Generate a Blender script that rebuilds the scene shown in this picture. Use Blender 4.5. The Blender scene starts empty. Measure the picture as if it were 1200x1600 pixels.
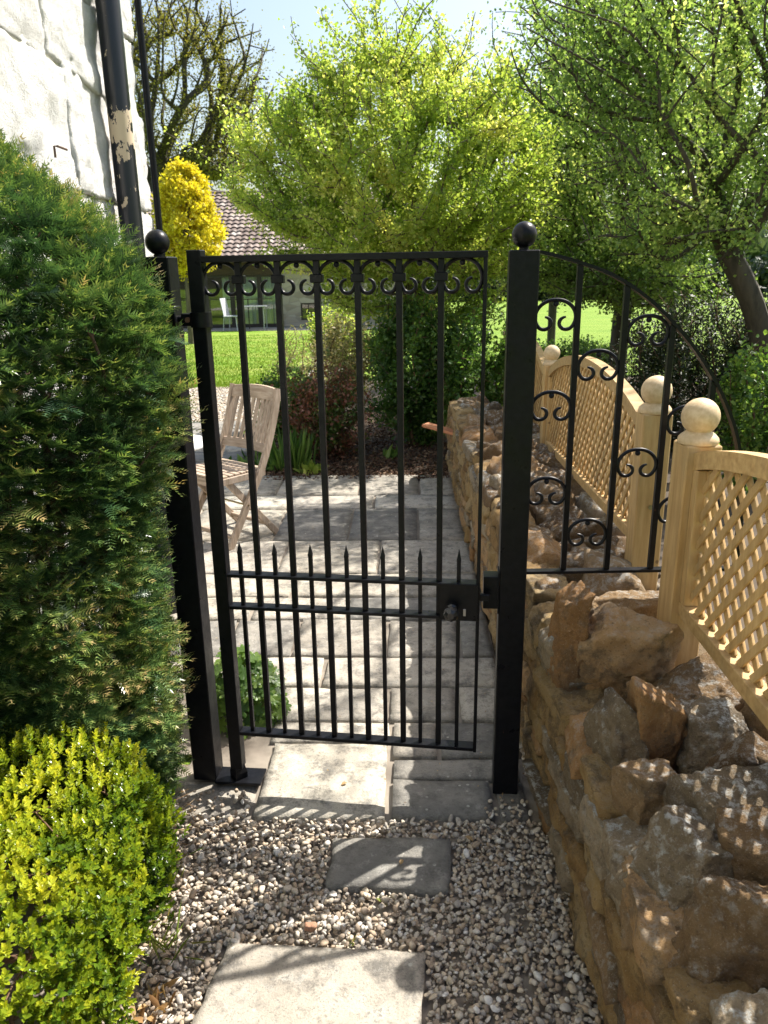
import bpy, math, random
import numpy as np
from mathutils import Vector, Matrix

scene = bpy.context.scene
COL = scene.collection
R = math.radians
PI = math.pi

# ------------------------------------------------------------------ camera, sky, sun, exposure
PITCH, ROLL = R(17.2), R(0.916)
fw = Vector((0, math.cos(PITCH), -math.sin(PITCH)))
rt0 = Vector((1, 0, 0)); up0 = rt0.cross(fw)
rt = rt0 * math.cos(ROLL) - up0 * math.sin(ROLL)
up = rt.cross(fw)
cam_d = bpy.data.cameras.new('camera')
cam = bpy.data.objects.new('camera', cam_d); COL.objects.link(cam)
cam.matrix_world = Matrix(((rt.x, up.x, -fw.x, 0), (rt.y, up.y, -fw.y, 0), (rt.z, up.z, -fw.z, 1.6), (0, 0, 0, 1)))
cam_d.sensor_fit = 'VERTICAL'; cam_d.sensor_height = 32; cam_d.sensor_width = 24; cam_d.lens = 24
cam_d.clip_start = 0.05; cam_d.clip_end = 2000
cam_d.dof.use_dof = True; cam_d.dof.focus_distance = 2.15; cam_d.dof.aperture_fstop = 8.5
scene.camera = cam

SUN_AZ, SUN_EL = R(54.3), R(52.5)
world = bpy.data.worlds.new('World'); scene.world = world
world.use_nodes = True
wn = world.node_tree.nodes; wl = world.node_tree.links
sky = wn.new('ShaderNodeTexSky'); sky.sky_type = 'NISHITA'; sky.sun_disc = False
sky.sun_elevation = SUN_EL; sky.sun_rotation = SUN_AZ
sky.air_density = 1.3; sky.dust_density = 3.5; sky.ozone_density = 1.0
bg = wn['Background']; bg.inputs['Strength'].default_value = 0.105
wl.new(sky.outputs[0], bg.inputs['Color'])
sun_d = bpy.data.lights.new('sun', 'SUN'); sun_d.energy = 5.0; sun_d.angle = R(0.53); sun_d.color = (1, 0.95, 0.87)
sun = bpy.data.objects.new('sun', sun_d); COL.objects.link(sun)
sdir = Vector((math.sin(SUN_AZ) * math.cos(SUN_EL), math.cos(SUN_AZ) * math.cos(SUN_EL), math.sin(SUN_EL)))
sun.rotation_euler = sdir.to_track_quat('Z', 'Y').to_euler(); sun.location = (6, 5, 12)
vs = scene.view_settings
vs.view_transform = 'Standard'; vs.look = 'None'; vs.gamma = 1; vs.exposure = 1.08; vs.use_curve_mapping = False
scene.render.engine = 'CYCLES'
scene.cycles.max_bounces = 8; scene.cycles.transparent_max_bounces = 8
scene.cycles.use_denoising = True

# ------------------------------------------------------------------ helpers
def H3(ix, iy, iz, s):
    h = (ix.astype(np.int64) * 374761393 + iy.astype(np.int64) * 668265263 + iz.astype(np.int64) * 2147483647 + s * 974634777) & 0xffffffff
    h = ((h ^ (h >> 13)) * 1274126177) & 0xffffffff
    h = (h ^ (h >> 16)) & 0xffff
    return h / 65535.0
def vnoise(P, s=0):
    F = np.floor(P); f = P - F; f = f * f * (3 - 2 * f); I = F.astype(np.int64)
    o = 0
    for dx in (0, 1):
        for dy in (0, 1):
            for dz in (0, 1):
                w = (f[:, 0] if dx else 1 - f[:, 0]) * (f[:, 1] if dy else 1 - f[:, 1]) * (f[:, 2] if dz else 1 - f[:, 2])
                o = o + w * H3(I[:, 0] + dx, I[:, 1] + dy, I[:, 2] + dz, s)
    return o * 2 - 1
def fbm(P, s=0, o=3):
    r = 0; a = 1.0
    for k in range(o):
        r = r + a * vnoise(P * (2 ** k), s + k); a *= .5
    return r

def mesh_np(name, V, F, smooth=False, attr=None):
    V = np.asarray(V, dtype=np.float32).reshape(-1, 3)
    F = np.asarray(F, dtype=np.int32)
    me = bpy.data.meshes.new(name)
    me.vertices.add(len(V)); me.vertices.foreach_set('co', V.ravel())
    k = F.shape[1]
    me.loops.add(F.size); me.loops.foreach_set('vertex_index', F.ravel())
    me.polygons.add(len(F)); me.polygons.foreach_set('loop_start', np.arange(0, F.size, k, dtype=np.int32))
    if smooth: me.polygons.foreach_set('use_smooth', np.ones(len(F), dtype=bool))
    me.update(calc_edges=True)
    if attr is not None:
        a = me.attributes.new('var', 'FLOAT', 'FACE'); a.data.foreach_set('value', np.asarray(attr, dtype=np.float32))
    return me
def ob(name, me, mat=None, parent=None, loc=None, rot=None):
    o = bpy.data.objects.new(name, me); COL.objects.link(o)
    if mat is not None and not me.materials: me.materials.append(mat)
    if parent is not None: o.parent = parent
    if loc is not None: o.location = loc
    if rot is not None: o.rotation_euler = rot
    return o
def empty(name, label, cat, loc=(0, 0, 0), rz=0, group=None):
    o = bpy.data.objects.new(name, None); COL.objects.link(o)
    o.empty_display_size = .1
    o.location = loc; o.rotation_euler = (0, 0, rz)
    return tag(o, label, cat, group)
def tag(o, label, cat, group=None):
    o['label'] = label; o['category'] = cat
    if group: o['group'] = group
    return o
def structure(o):
    o['kind'] = 'structure'; return o

class MB:
    """collects vertices and faces of mixed size"""
    def __init__(s): s.v = []; s.f = []; s.n = 0
    def add(s, V, F):
        s.v.extend([tuple(map(float, p)) for p in V]); s.f.extend([tuple(int(i) + s.n for i in f) for f in F]); s.n += len(V)
    def box(s, c, d, M=None, bev=0.0):
        x, y, z = d[0] / 2, d[1] / 2, d[2] / 2
        if bev > 0:
            b = min(bev, x * .9, y * .9, z * .9); V = []
            idx = {}
            for sx in (-1, 1):
                for sy in (-1, 1):
                    for sz in (-1, 1):
                        for a in range(3):
                            p = [sx * x, sy * y, sz * z]
                            for q in range(3):
                                if q != a: p[q] -= (sx, sy, sz)[q] * b
                            idx[(sx, sy, sz, a)] = len(V); V.append(p)
            F = []
            S = (-1, 1)
            for a in range(3):
                u, w = (a + 1) % 3, (a + 2) % 3
                for sa in S:
                    q = []
                    for su, sw in ((-1, -1), (1, -1), (1, 1), (-1, 1)):
                        k = [0, 0, 0]; k[a] = sa; k[u] = su; k[w] = sw
                        q.append(idx[(k[0], k[1], k[2], a)])
                    F.append(q if sa > 0 else q[::-1])
            for a in range(3):      # edges along axis a
                u, w = (a + 1) % 3, (a + 2) % 3
                for su in S:
                    for sw in S:
                        k0 = [0, 0, 0]; k0[a] = -1; k0[u] = su; k0[w] = sw
                        k1 = list(k0); k1[a] = 1
                        q = [idx[(*k0, u)], idx[(*k1, u)], idx[(*k1, w)], idx[(*k0, w)]]
                        F.append(q[::-1] if su * sw > 0 else q)
            for sx in S:
                for sy in S:
                    for sz in S:
                        q = [idx[(sx, sy, sz, 0)], idx[(sx, sy, sz, 1)], idx[(sx, sy, sz, 2)]]
                        F.append(q if sx * sy * sz > 0 else q[::-1])
        else:
            V = [(-x, -y, -z), (x, -y, -z), (x, y, -z), (-x, y, -z), (-x, -y, z), (x, -y, z), (x, y, z), (-x, y, z)]
            F = [(3, 2, 1, 0), (4, 5, 6, 7), (0, 1, 5, 4), (1, 2, 6, 5), (2, 3, 7, 6), (3, 0, 4, 7)]
        out = []
        for p in V:
            p = Vector(p)
            if M is not None: p = M @ p
            out.append((p.x + c[0], p.y + c[1], p.z + c[2]))
        s.add(out, F); return s
    def beam(s, a, b, w, h, up=(0, 0, 1), bev=0.0):
        """rectangular bar from a to b; w across, h along 'up'"""
        a = Vector(a); b = Vector(b); d = b - a; L = d.length; d.normalize()
        u = Vector(up); x = d.cross(u)
        if x.length < 1e-4: x = d.cross(Vector((0, 1, 0)))
        x.normalize(); u = x.cross(d)
        M = Matrix((x, d, u)).transposed()
        return s.box((a + b) / 2, (w, L, h), M, bev)
    def tube(s, P, r, n=8, caps=True, closed=False):
        P = [Vector(p) for p in P]; K = len(P)
        rr = r if hasattr(r, '__len__') else [r] * K
        V = []; prev = None
        for i in range(K):
            t = (P[(i + 1) % K if closed else min(i + 1, K - 1)] - P[(i - 1) % K if closed else max(i - 1, 0)])
            if t.length < 1e-9: t = Vector((0, 0, 1))
            t.normalize()
            if prev is None:
                a = Vector((0, 0, 1)) if abs(t.z) < .8 else Vector((1, 0, 0))
                x = t.cross(a).normalized()
            else:
                x = (prev - t * prev.dot(t)); x = x.normalized() if x.length > 1e-6 else t.cross(Vector((0, 0, 1))).normalized()
            prev = x; y = t.cross(x)
            for j in range(n):
                an = 2 * PI * j / n
                V.append(P[i] + (x * math.cos(an) + y * math.sin(an)) * rr[i])
        F = []
        for i in range(K if closed else K - 1):
            i2 = (i + 1) % K
            for j in range(n):
                F.append((i * n + j, i * n + (j + 1) % n, i2 * n + (j + 1) % n, i2 * n + j))
        if caps and not closed:
            F.append(tuple(range(n))[::-1]); F.append(tuple((K - 1) * n + j for j in range(n)))
        s.add(V, F); return s
    def lathe(s, prof, c=(0, 0, 0), n=24):
        V = []; K = len(prof)
        for r_, z in prof:
            for j in range(n):
                a = 2 * PI * j / n; V.append((c[0] + r_ * math.cos(a), c[1] + r_ * math.sin(a), c[2] + z))
        F = [(i * n + j, i * n + (j + 1) % n, (i + 1) * n + (j + 1) % n, (i + 1) * n + j) for i in range(K - 1) for j in range(n)]
        F.append(tuple(range(n))[::-1]); F.append(tuple((K - 1) * n + j for j in range(n)))
        s.add(V, F); return s
    def prism(s, pts, a, b):
        """pts in 3-D, extruded by vector b-a"""
        k = len(pts); d = Vector(b) - Vector(a)
        V = [Vector(p) for p in pts] + [Vector(p) + d for p in pts]
        F = [tuple(range(k))[::-1], tuple(range(k, 2 * k))] + [(i, (i + 1) % k, (i + 1) % k + k, i + k) for i in range(k)]
        s.add(V, F); return s
    def mesh(s, name, smooth=False):
        me = bpy.data.meshes.new(name); me.from_pydata(s.v, [], s.f)
        if smooth:
            me.polygons.foreach_set('use_smooth', np.ones(len(me.polygons), dtype=bool))
            try: me.set_sharp_from_angle(angle=R(38))
            except Exception: pass
        return me
    def build(s, name, mat, parent=None, smooth=False):
        return ob(name, s.mesh(name, smooth), mat, parent)

# ------------------------------------------------------------------ materials
def mat(name):
    m = bpy.data.materials.new(name); m.use_nodes = True
    nt = m.node_tree; return m, nt, nt.nodes, nt.links, nt.nodes['Principled BSDF']
def ramp(nt, src, stops, interp='LINEAR'):
    r = nt.nodes.new('ShaderNodeValToRGB'); cr = r.color_ramp; cr.interpolation = interp
    while len(cr.elements) < len(stops): cr.elements.new(.5)
    for e, (p, c) in zip(cr.elements, stops):
        e.position = p; e.color = (*c, 1) if len(c) == 3 else c
    nt.links.new(src, r.inputs[0]); return r.outputs[0]
def noise(nt, scale, detail=5, rough=.55, vec=None, dim=None, off=None):
    n = nt.nodes.new('ShaderNodeTexNoise'); n.inputs['Scale'].default_value = scale
    n.inputs['Detail'].default_value = detail; n.inputs['Roughness'].default_value = rough
    if vec is not None: nt.links.new(vec, n.inputs['Vector'])
    return n.outputs['Fac']
def coords(nt, kind='Object', scale=None):
    t = nt.nodes.new('ShaderNodeTexCoord'); o = t.outputs[kind]
    if scale:
        mp = nt.nodes.new('ShaderNodeMapping'); mp.inputs['Scale'].default_value = scale
        nt.links.new(o, mp.inputs[0]); o = mp.outputs[0]
    return o
def pos(nt, scale=None):
    g = nt.nodes.new('ShaderNodeNewGeometry'); o = g.outputs['Position']
    if scale:
        mp = nt.nodes.new('ShaderNodeMapping'); mp.inputs['Scale'].default_value = scale
        nt.links.new(o, mp.inputs[0]); o = mp.outputs[0]
    return o
def mix(nt, a, b, fac, mode='MIX'):
    m = nt.nodes.new('ShaderNodeMix'); m.data_type = 'RGBA'; m.blend_type = mode
    for v, s in ((fac, m.inputs[0]), (a, m.inputs[6]), (b, m.inputs[7])):
        if hasattr(v, 'is_linked') or hasattr(v, 'links'): nt.links.new(v, s)
        elif isinstance(v, (int, float)): s.default_value = v
        else: s.default_value = (*v, 1)
    return m.outputs[2]
def mth(nt, op, a, b=None, clamp=False):
    m = nt.nodes.new('ShaderNodeMath'); m.operation = op; m.use_clamp = clamp
    for v, s in ((a, m.inputs[0]), (b, m.inputs[1])):
        if v is None: continue
        if hasattr(v, 'links'): nt.links.new(v, s)
        else: s.default_value = v
    return m.outputs[0]
def bump(nt, bsdf, h, strength=.4, dist=.01):
    b = nt.nodes.new('ShaderNodeBump'); b.inputs['Strength'].default_value = strength; b.inputs['Distance'].default_value = dist
    nt.links.new(h, b.inputs['Height']); nt.links.new(b.outputs[0], bsdf.inputs['Normal'])
def objrand(nt):
    return nt.nodes.new('ShaderNodeObjectInfo').outputs['Random']
def setc(b, c): b.inputs['Base Color'].default_value = (*c, 1)

def simple(name, c, rough=.6, nscale=None, c2=None, bstr=0, metallic=0):
    m, nt, N, L, b = mat(name)
    b.inputs['Roughness'].default_value = rough; b.inputs['Metallic'].default_value = metallic
    if c2 is None: setc(b, c)
    else:
        f = noise(nt, nscale or 20, 6)
        L.new(ramp(nt, f, [(.35, c), (.65, c2)]), b.inputs['Base Color'])
    if bstr: bump(nt, b, noise(nt, (nscale or 20) * 2, 6), bstr, .003)
    return m

def m_iron():
    m, nt, N, L, b = mat('black_gloss_paint')
    p = pos(nt)
    f = noise(nt, 55, 5, .6, p)
    L.new(ramp(nt, f, [(.3, (.0035, .0037, .005)), (.7, (.008, .0085, .011))]), b.inputs['Base Color'])
    L.new(mix(nt, ramp(nt, f, [(.3, (.0035, .0037, .005)), (.7, (.008, .0085, .011))]), (.10, .05, .03), ramp(nt, noise(nt, 75, 6, .7, pos(nt, (1, 1, .5))), [(.70, (0,) * 3), (.73, (.8,) * 3)])), b.inputs['Base Color'])
    L.new(ramp(nt, noise(nt, 18, 4, .6, p), [(.3, (.26,) * 3), (.75, (.5,) * 3)]), b.inputs['Roughness'])
    b.inputs['Specular IOR Level'].default_value = .17
    bump(nt, b, noise(nt, 90, 4, .6, p), .25, .002)
    return m
def m_wood(name, c1, c2, c3, grain=(60, 60, 4), rough=.65, knots=True):
    m, nt, N, L, b = mat(name)
    g = noise(nt, 1, 6, .6, coords(nt, 'Object', grain))
    col = ramp(nt, g, [(.3, c1), (.5, c2), (.72, c3)])
    f2 = noise(nt, 4, 3, .5, coords(nt, 'Object'))
    col = mix(nt, col, tuple(x * .72 for x in c1), ramp(nt, f2, [(.5, (0,) * 3), (.8, (.6,) * 3)]))
    rv = ramp(nt, objrand(nt), [(0, (.82, .82, .82)), (1, (1.12, 1.1, 1.05))])
    col = mix(nt, col, rv, 1.0, 'MULTIPLY')
    if knots:
        v = N.new('ShaderNodeTexVoronoi'); v.inputs['Scale'].default_value = 8.5
        L.new(coords(nt, 'Object'), v.inputs['Vector'])
        k = ramp(nt, v.outputs['Distance'], [(0, (1,) * 3), (.045, (.75,) * 3), (.07, (0,) * 3)])
        col = mix(nt, col, (.13, .07, .03), k)
    col = mix(nt, col, (.20, .17, .10), ramp(nt, noise(nt, 9, 7, .7, pos(nt, (1, 1, .4))), [(.52, (0,) * 3), (.75, (.5,) * 3)]))
    L.new(col, b.inputs['Base Color']); b.inputs['Roughness'].default_value = rough
    bump(nt, b, g, .35, .002)
    return m
def m_stone(name, stops, lichen=.5, dark=.5, sc=14, bs=.7):
    m, nt, N, L, b = mat(name)
    o = N.new('ShaderNodeObjectInfo').outputs['Random']
    p = pos(nt)
    f = noise(nt, sc, 8, .62, p)
    f = mth(nt, 'ADD', mth(nt, 'MULTIPLY', f, .7), mth(nt, 'MULTIPLY', o, .35))
    col = ramp(nt, f, stops)
    # brown weathering blotches
    f2 = noise(nt, 9, 8, .7, p)
    col = mix(nt, col, (.055, .042, .03), ramp(nt, f2, [(.50, (0,) * 3), (.60, (dark,) * 3)]))
    # black speckle
    f4 = noise(nt, 110, 3, .7, p)
    col = mix(nt, col, (.03, .027, .022), ramp(nt, f4, [(.57, (0,) * 3), (.68, (.7 * dark,) * 3)]))
    # pale crusty lichen, mostly on what faces up
    g = N.new('ShaderNodeNewGeometry'); sx = N.new('ShaderNodeSeparateXYZ'); L.new(g.outputs['Normal'], sx.inputs[0])
    upf = ramp(nt, sx.outputs['Z'], [(.1, (.15,) * 3), (.75, (1,) * 3)])
    f3 = noise(nt, 38, 8, .75, p)
    lk = mth(nt, 'MULTIPLY', ramp(nt, f3, [(.5, (0,) * 3), (.6, (1,) * 3)]), upf)
    lk = mth(nt, 'MULTIPLY', lk, lichen)
    col = mix(nt, col, (.5, .5, .47), lk)
    L.new(col, b.inputs['Base Color']); b.inputs['Roughness'].default_value = .88
    b.inputs['Specular IOR Level'].default_value = .25
    f5 = noise(nt, 320, 2, .6, p)
    col = mix(nt, col, (.62, .55, .42), ramp(nt, f5, [(.6, (0,) * 3), (.72, (.35,) * 3)]))
    L.new(col, b.inputs['Base Color'])
    h = mth(nt, 'ADD', noise(nt, 60, 12, .75, p), mth(nt, 'MULTIPLY', noise(nt, 230, 4, .7, p), .6))
    bump(nt, b, h, bs, .017)
    return m
def m_paving(name, a, b_, c):
    m, nt, N, L, b = mat(name)
    p = pos(nt); o = objrand(nt)
    f = mth(nt, 'ADD', mth(nt, 'MULTIPLY', noise(nt, 5, 6, .6, p), .75), mth(nt, 'MULTIPLY', o, .3))
    col = ramp(nt, f, [(.3, a), (.5, b_), (.7, c)])
    col = mix(nt, col, (.085, .08, .072), ramp(nt, noise(nt, 11, 10, .78, p), [(.48, (0,) * 3), (.62, (.8,) * 3)]))
    col = mix(nt, col, (.50, .48, .43), ramp(nt, noise(nt, 24, 10, .8, pos(nt, (1, 1, 1))), [(.54, (0,) * 3), (.62, (.55,) * 3)]))
    col = mix(nt, col, (.05, .045, .038), ramp(nt, noise(nt, 48, 8, .8, p), [(.54, (0,) * 3), (.64, (.6,) * 3)]))
    v = N.new('ShaderNodeTexVoronoi'); v.inputs['Scale'].default_value = 26; v.inputs['Randomness'].default_value = 1
    L.new(p, v.inputs['Vector'])
    sp = mth(nt, 'MULTIPLY', ramp(nt, v.outputs['Distance'], [(.10, (1,) * 3), (.16, (0,) * 3)]), ramp(nt, noise(nt, 9, 3, .6, p), [(.5, (0,) * 3), (.6, (.8,) * 3)]))
    col = mix(nt, col, (.5, .48, .42), sp)
    col = mix(nt, col, (.1, .09, .07), ramp(nt, noise(nt, 200, 2, .6, p), [(.58, (0,) * 3), (.7, (.55,) * 3)]))
    L.new(col, b.inputs['Base Color']); b.inputs['Roughness'].default_value = .8
    h = mth(nt, 'ADD', noise(nt, 14, 10, .72, p), mth(nt, 'MULTIPLY', noise(nt, 150, 4, .7, p), .35))
    bump(nt, b, h, .7, .010)
    return m
def m_leaf(name, stops, transl=.38, rough=.42, tcol=1.6, spec=.45):
    m, nt, N, L, b = mat(name)
    a = N.new('ShaderNodeAttribute'); a.attribute_name = 'var'
    col = ramp(nt, a.outputs['Fac'], stops)
    L.new(col, b.inputs['Base Color']); b.inputs['Roughness'].default_value = rough
    b.inputs['Specular IOR Level'].default_value = spec
    t = N.new('ShaderNodeBsdfTranslucent')
    tc = mix(nt, col, (1.0 * tcol, .97 * tcol, .55 * tcol), 1.0, 'MULTIPLY')
    L.new(tc, t.inputs['Color'])
    ms = N.new('ShaderNodeMixShader'); ms.inputs[0].default_value = transl
    L.new(b.outputs[0], ms.inputs[1]); L.new(t.outputs[0], ms.inputs[2])
    L.new(ms.outputs[0], N['Material Output'].inputs['Surface'])
    return m
def m_bark(name, c1, c2):
    m, nt, N, L, b = mat(name)
    g = noise(nt, 1, 8, .65, pos(nt, (14, 14, 4)))
    L.new(ramp(nt, g, [(.35, c1), (.65, c2)]), b.inputs['Base Color']); b.inputs['Roughness'].default_value = .9
    bump(nt, b, g, .8, .02)
    return m

IRON = m_iron()
TAN = m_wood('treated_softwood', (.35, .215, .08), (.46, .30, .125), (.56, .395, .19), (50, 50, 5))
TANH = m_wood('treated_softwood_level_grain', (.35, .215, .08), (.46, .30, .125), (.56, .395, .19), (50, 5, 50), knots=False)
TEAK = m_wood('weathered_teak', (.27, .20, .14), (.40, .31, .235), (.52, .43, .34), (70, 70, 6), rough=.75, knots=False)
S_ORANGE = m_stone('orange_limestone', [(.2, (.16, .085, .035)), (.42, (.32, .17, .065)), (.62, (.42, .26, .12)), (.9, (.46, .34, .2))], .3, .6, 18, .9)
S_BROWN = m_stone('brown_limestone', [(.2, (.09, .052, .026)), (.45, (.20, .125, .06)), (.7, (.33, .22, .115)), (.9, (.46, .34, .2))], .6, .55, 18, .95)
S_GREY = m_stone('grey_limestone', [(.2, (.10, .07, .04)), (.45, (.23, .175, .11)), (.7, (.38, .30, .20)), (.9, (.48, .42, .32))], 1.0, .6, 18, .95)
S_FACE = m_stone('honey_limestone', [(.2, (.19, .105, .035)), (.42, (.30, .185, .07)), (.62, (.38, .26, .115)), (.9, (.36, .29, .18))], .12, .6, 16, 1.0)
MORTAR = m_stone('lime_mortar', [(.2, (.10, .065, .035)), (.5, (.16, .11, .06)), (.9, (.24, .175, .10))], .05, .35, 25, .8)
PAVE = m_paving('sandstone_paving', (.25, .225, .185), (.39, .35, .29), (.51, .465, .39))
PAVE_G = m_paving('grey_sandstone_paving', (.115, .11, .10), (.18, .17, .15), (.27, .25, .215))
PAVE_C = m_paving('cream_sandstone_paving', (.29, .255, .20), (.41, .37, .30), (.51, .47, .385))
PAVE_S = m_paving('speckled_sandstone', (.21, .185, .15), (.31, .275, .225), (.40, .36, .30))
WHITE_STONE = m_stone('whitewashed_limestone', [(.2, (.66, .65, .62)), (.5, (.83, .82, .80)), (.9, (.88, .88, .87))], 0, .16, 9, 1.0)

# ------------------------------------------------------------------ stone shapes
_cube_cache = {}
def cubesphere(n):
    if n in _cube_cache: return _cube_cache[n]
    V = {}; pts = []; F = []
    def vid(p):
        k = tuple(int(round(q * 4 * n)) for q in p)
        if k not in V: V[k] = len(pts); pts.append(p)
        return V[k]
    for a in range(3):
        u, w = (a + 1) % 3, (a + 2) % 3
        for s in (-1, 1):
            for i in range(n):
                for j in range(n):
                    q = []
                    for di, dj in ((0, 0), (1, 0), (1, 1), (0, 1)):
                        p = [0, 0, 0]; p[a] = s; p[u] = -1 + 2 * (i + di) / n; p[w] = -1 + 2 * (j + dj) / n
                        q.append(vid(tuple(p)))
                    F.append(q if s > 0 else q[::-1])
    P = np.array(pts, float); _cube_cache[n] = (P, np.array(F)); return _cube_cache[n]
def rock(dims, seed, n=10, planes=10, rough=.06, cut=(.62, .95), fine=.02, boxy=.93, k=22.0, jit=.10):
    rng = np.random.default_rng(seed)
    P, F = cubesphere(n)
    D = P / np.linalg.norm(P, axis=1)[:, None]
    Nn = [np.array(v, float) for v in ((1, 0, 0), (-1, 0, 0), (0, 1, 0), (0, -1, 0), (0, 0, 1), (0, 0, -1))]
    d = [boxy + rng.uniform(-.06, .06) for _ in range(6)]
    Nn = [v + rng.normal(0, jit, 3) for v in Nn]; Nn = [v / np.linalg.norm(v) for v in Nn]
    for _ in range(planes):
        v = rng.normal(0, 1, 3); v /= np.linalg.norm(v)
        Nn.append(v); d.append(rng.uniform(*cut) * np.abs(v).sum() ** .8)
    Nn = np.array(Nn); d = np.array(d)
    dots = D @ Nn.T
    r = np.where(dots > .02, d / np.maximum(dots, .02), 1e3)
    m = r.min(axis=1)
    rs = m - np.log(np.exp(-k * (r - m[:, None])).sum(axis=1)) / k
    Q = D * rs[:, None] * (np.array(dims) / 2)
    avg = float(np.mean(dims))
    Nr = D
    rg = fbm(Q / avg * 3.0 + seed * 7.3, seed, 4); rid = 1 - 2 * np.abs(vnoise(Q / avg * 5.5 + seed * 1.7, seed + 3))
    Q = Q + Nr * ((rg + .5 * rid) * rough * avg)[:, None]
    Q = Q + Nr * (fbm(Q / avg * 14 + seed * 3.1, seed + 9, 2) * fine * avg)[:, None]
    return Q, F
def slab_mesh(name, corners, z0, z1, seed, res=.03, rough=.004, edge=.006):
    """paving slab with four ground corners (front-left, front-right, back-right, back-left), chipped edges and gently uneven top"""
    c = np.array(corners, float)
    w = np.linalg.norm(c[1] - c[0]); l = np.linalg.norm(c[3] - c[0])
    nu = max(4, int(w / res)); nv = max(4, int(l / res))
    U, Vv = np.meshgrid(np.linspace(0, 1, nu + 1), np.linspace(0, 1, nv + 1))
    U = U.ravel(); Vv = Vv.ravel()
    P = (1 - U)[:, None] * (1 - Vv)[:, None] * c[0] + U[:, None] * (1 - Vv)[:, None] * c[1] + U[:, None] * Vv[:, None] * c[2] + (1 - U)[:, None] * Vv[:, None] * c[3]
    P3 = np.column_stack([P, np.zeros(len(P))])
    e = np.minimum(np.minimum(U, 1 - U) * w, np.minimum(Vv, 1 - Vv) * l)
    cen = c.mean(axis=0)
    nz = fbm(P3 * 22 + seed, seed, 3)
    inward = (cen - P); inward /= np.maximum(np.linalg.norm(inward, axis=1), 1e-6)[:, None]
    on = e < 1e-6
    P[on] += inward[on] * ((nz[on] * .5 + .5) * edge)[:, None]
    Z = z1 + fbm(P3 * 7 + seed * 3, seed + 4, 3) * rough - np.where(on, .006, 0) - np.where((e < res * 1.2) & ~on, .001, 0)
    top = np.column_stack([P, Z]); bot = np.column_stack([P, np.full(len(P), z0)])
    n1 = nu + 1; F = []
    for j in range(nv):
        for i in range(nu):
            F.append((j * n1 + i, j * n1 + i + 1, (j + 1) * n1 + i + 1, (j + 1) * n1 + i))
    ring = [i for i in range(nu)] + [j * n1 + nu for j in range(nv)] + [nv * n1 + i for i in range(nu, 0, -1)] + [j * n1 for j in range(nv, 0, -1)]
    V = list(top); base = len(V); V += [bot[i] for i in ring]
    for k in range(len(ring)):
        k2 = (k + 1) % len(ring); F.append((base + k, base + k2, ring[k2], ring[k]))
    return mesh_np(name, np.array(V), np.array(F), smooth=False)

# ------------------------------------------------------------------ foliage
def unit(A): return A / np.maximum(np.linalg.norm(A, axis=1), 1e-9)[:, None]
def leaf_arrays(P, D, N, L, W, kind='hex', fold=.18):
    n = len(P); D = unit(D); S = unit(np.cross(D, N)); U = np.cross(S, D)
    L = np.broadcast_to(L, (n,))[:, None]; W = np.broadcast_to(W, (n,))[:, None]
    if kind == 'hex':
        V = np.stack([P, P + D * L * .32 + S * W * .5 + U * W * fold, P + D * L * .72 + S * W * .4 + U * W * fold, P + D * L - U * L * .06,
                      P + D * L * .72 - S * W * .4 + U * W * fold, P + D * L * .32 - S * W * .5 + U * W * fold], 1).reshape(-1, 3)
        b = np.arange(n)[:, None] * 6
        F = np.concatenate([b + np.array([[0, 1, 2, 3]]), b + np.array([[0, 3, 4, 5]])], 1).reshape(-1, 4)
        return V, F, 2
    V = np.stack([P, P + D * L * .45 + S * W * .5 + U * W * fold, P + D * L, P + D * L * .45 - S * W * .5 + U * W * fold], 1).reshape(-1, 3)
    b = np.arange(n)[:, None] * 4
    if kind == 'one':
        V = np.stack([P - S * W * .5, P + S * W * .5, P + D * L], 1).reshape(-1, 3)
        return V, np.arange(3 * n).reshape(-1, 3), 1
    if kind == 'quad':
        return V, (b + np.array([[0, 1, 2, 3]])).reshape(-1, 4), 1
    F = np.concatenate([b + np.array([[0, 1, 2]]), b + np.array([[0, 2, 3]])], 1).reshape(-1, 3)
    return V, F, 2
def leaf_mesh(name, P, D, N, L, W, var, kind='hex', fold=.18):
    V, F, k = leaf_arrays(P, D, N, L, W, kind, fold)
    return mesh_np(name, V, F, attr=np.repeat(np.clip(var, 0, 1), k))
def rdir(rng, n): return unit(rng.normal(0, 1, (n, 3)))

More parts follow.
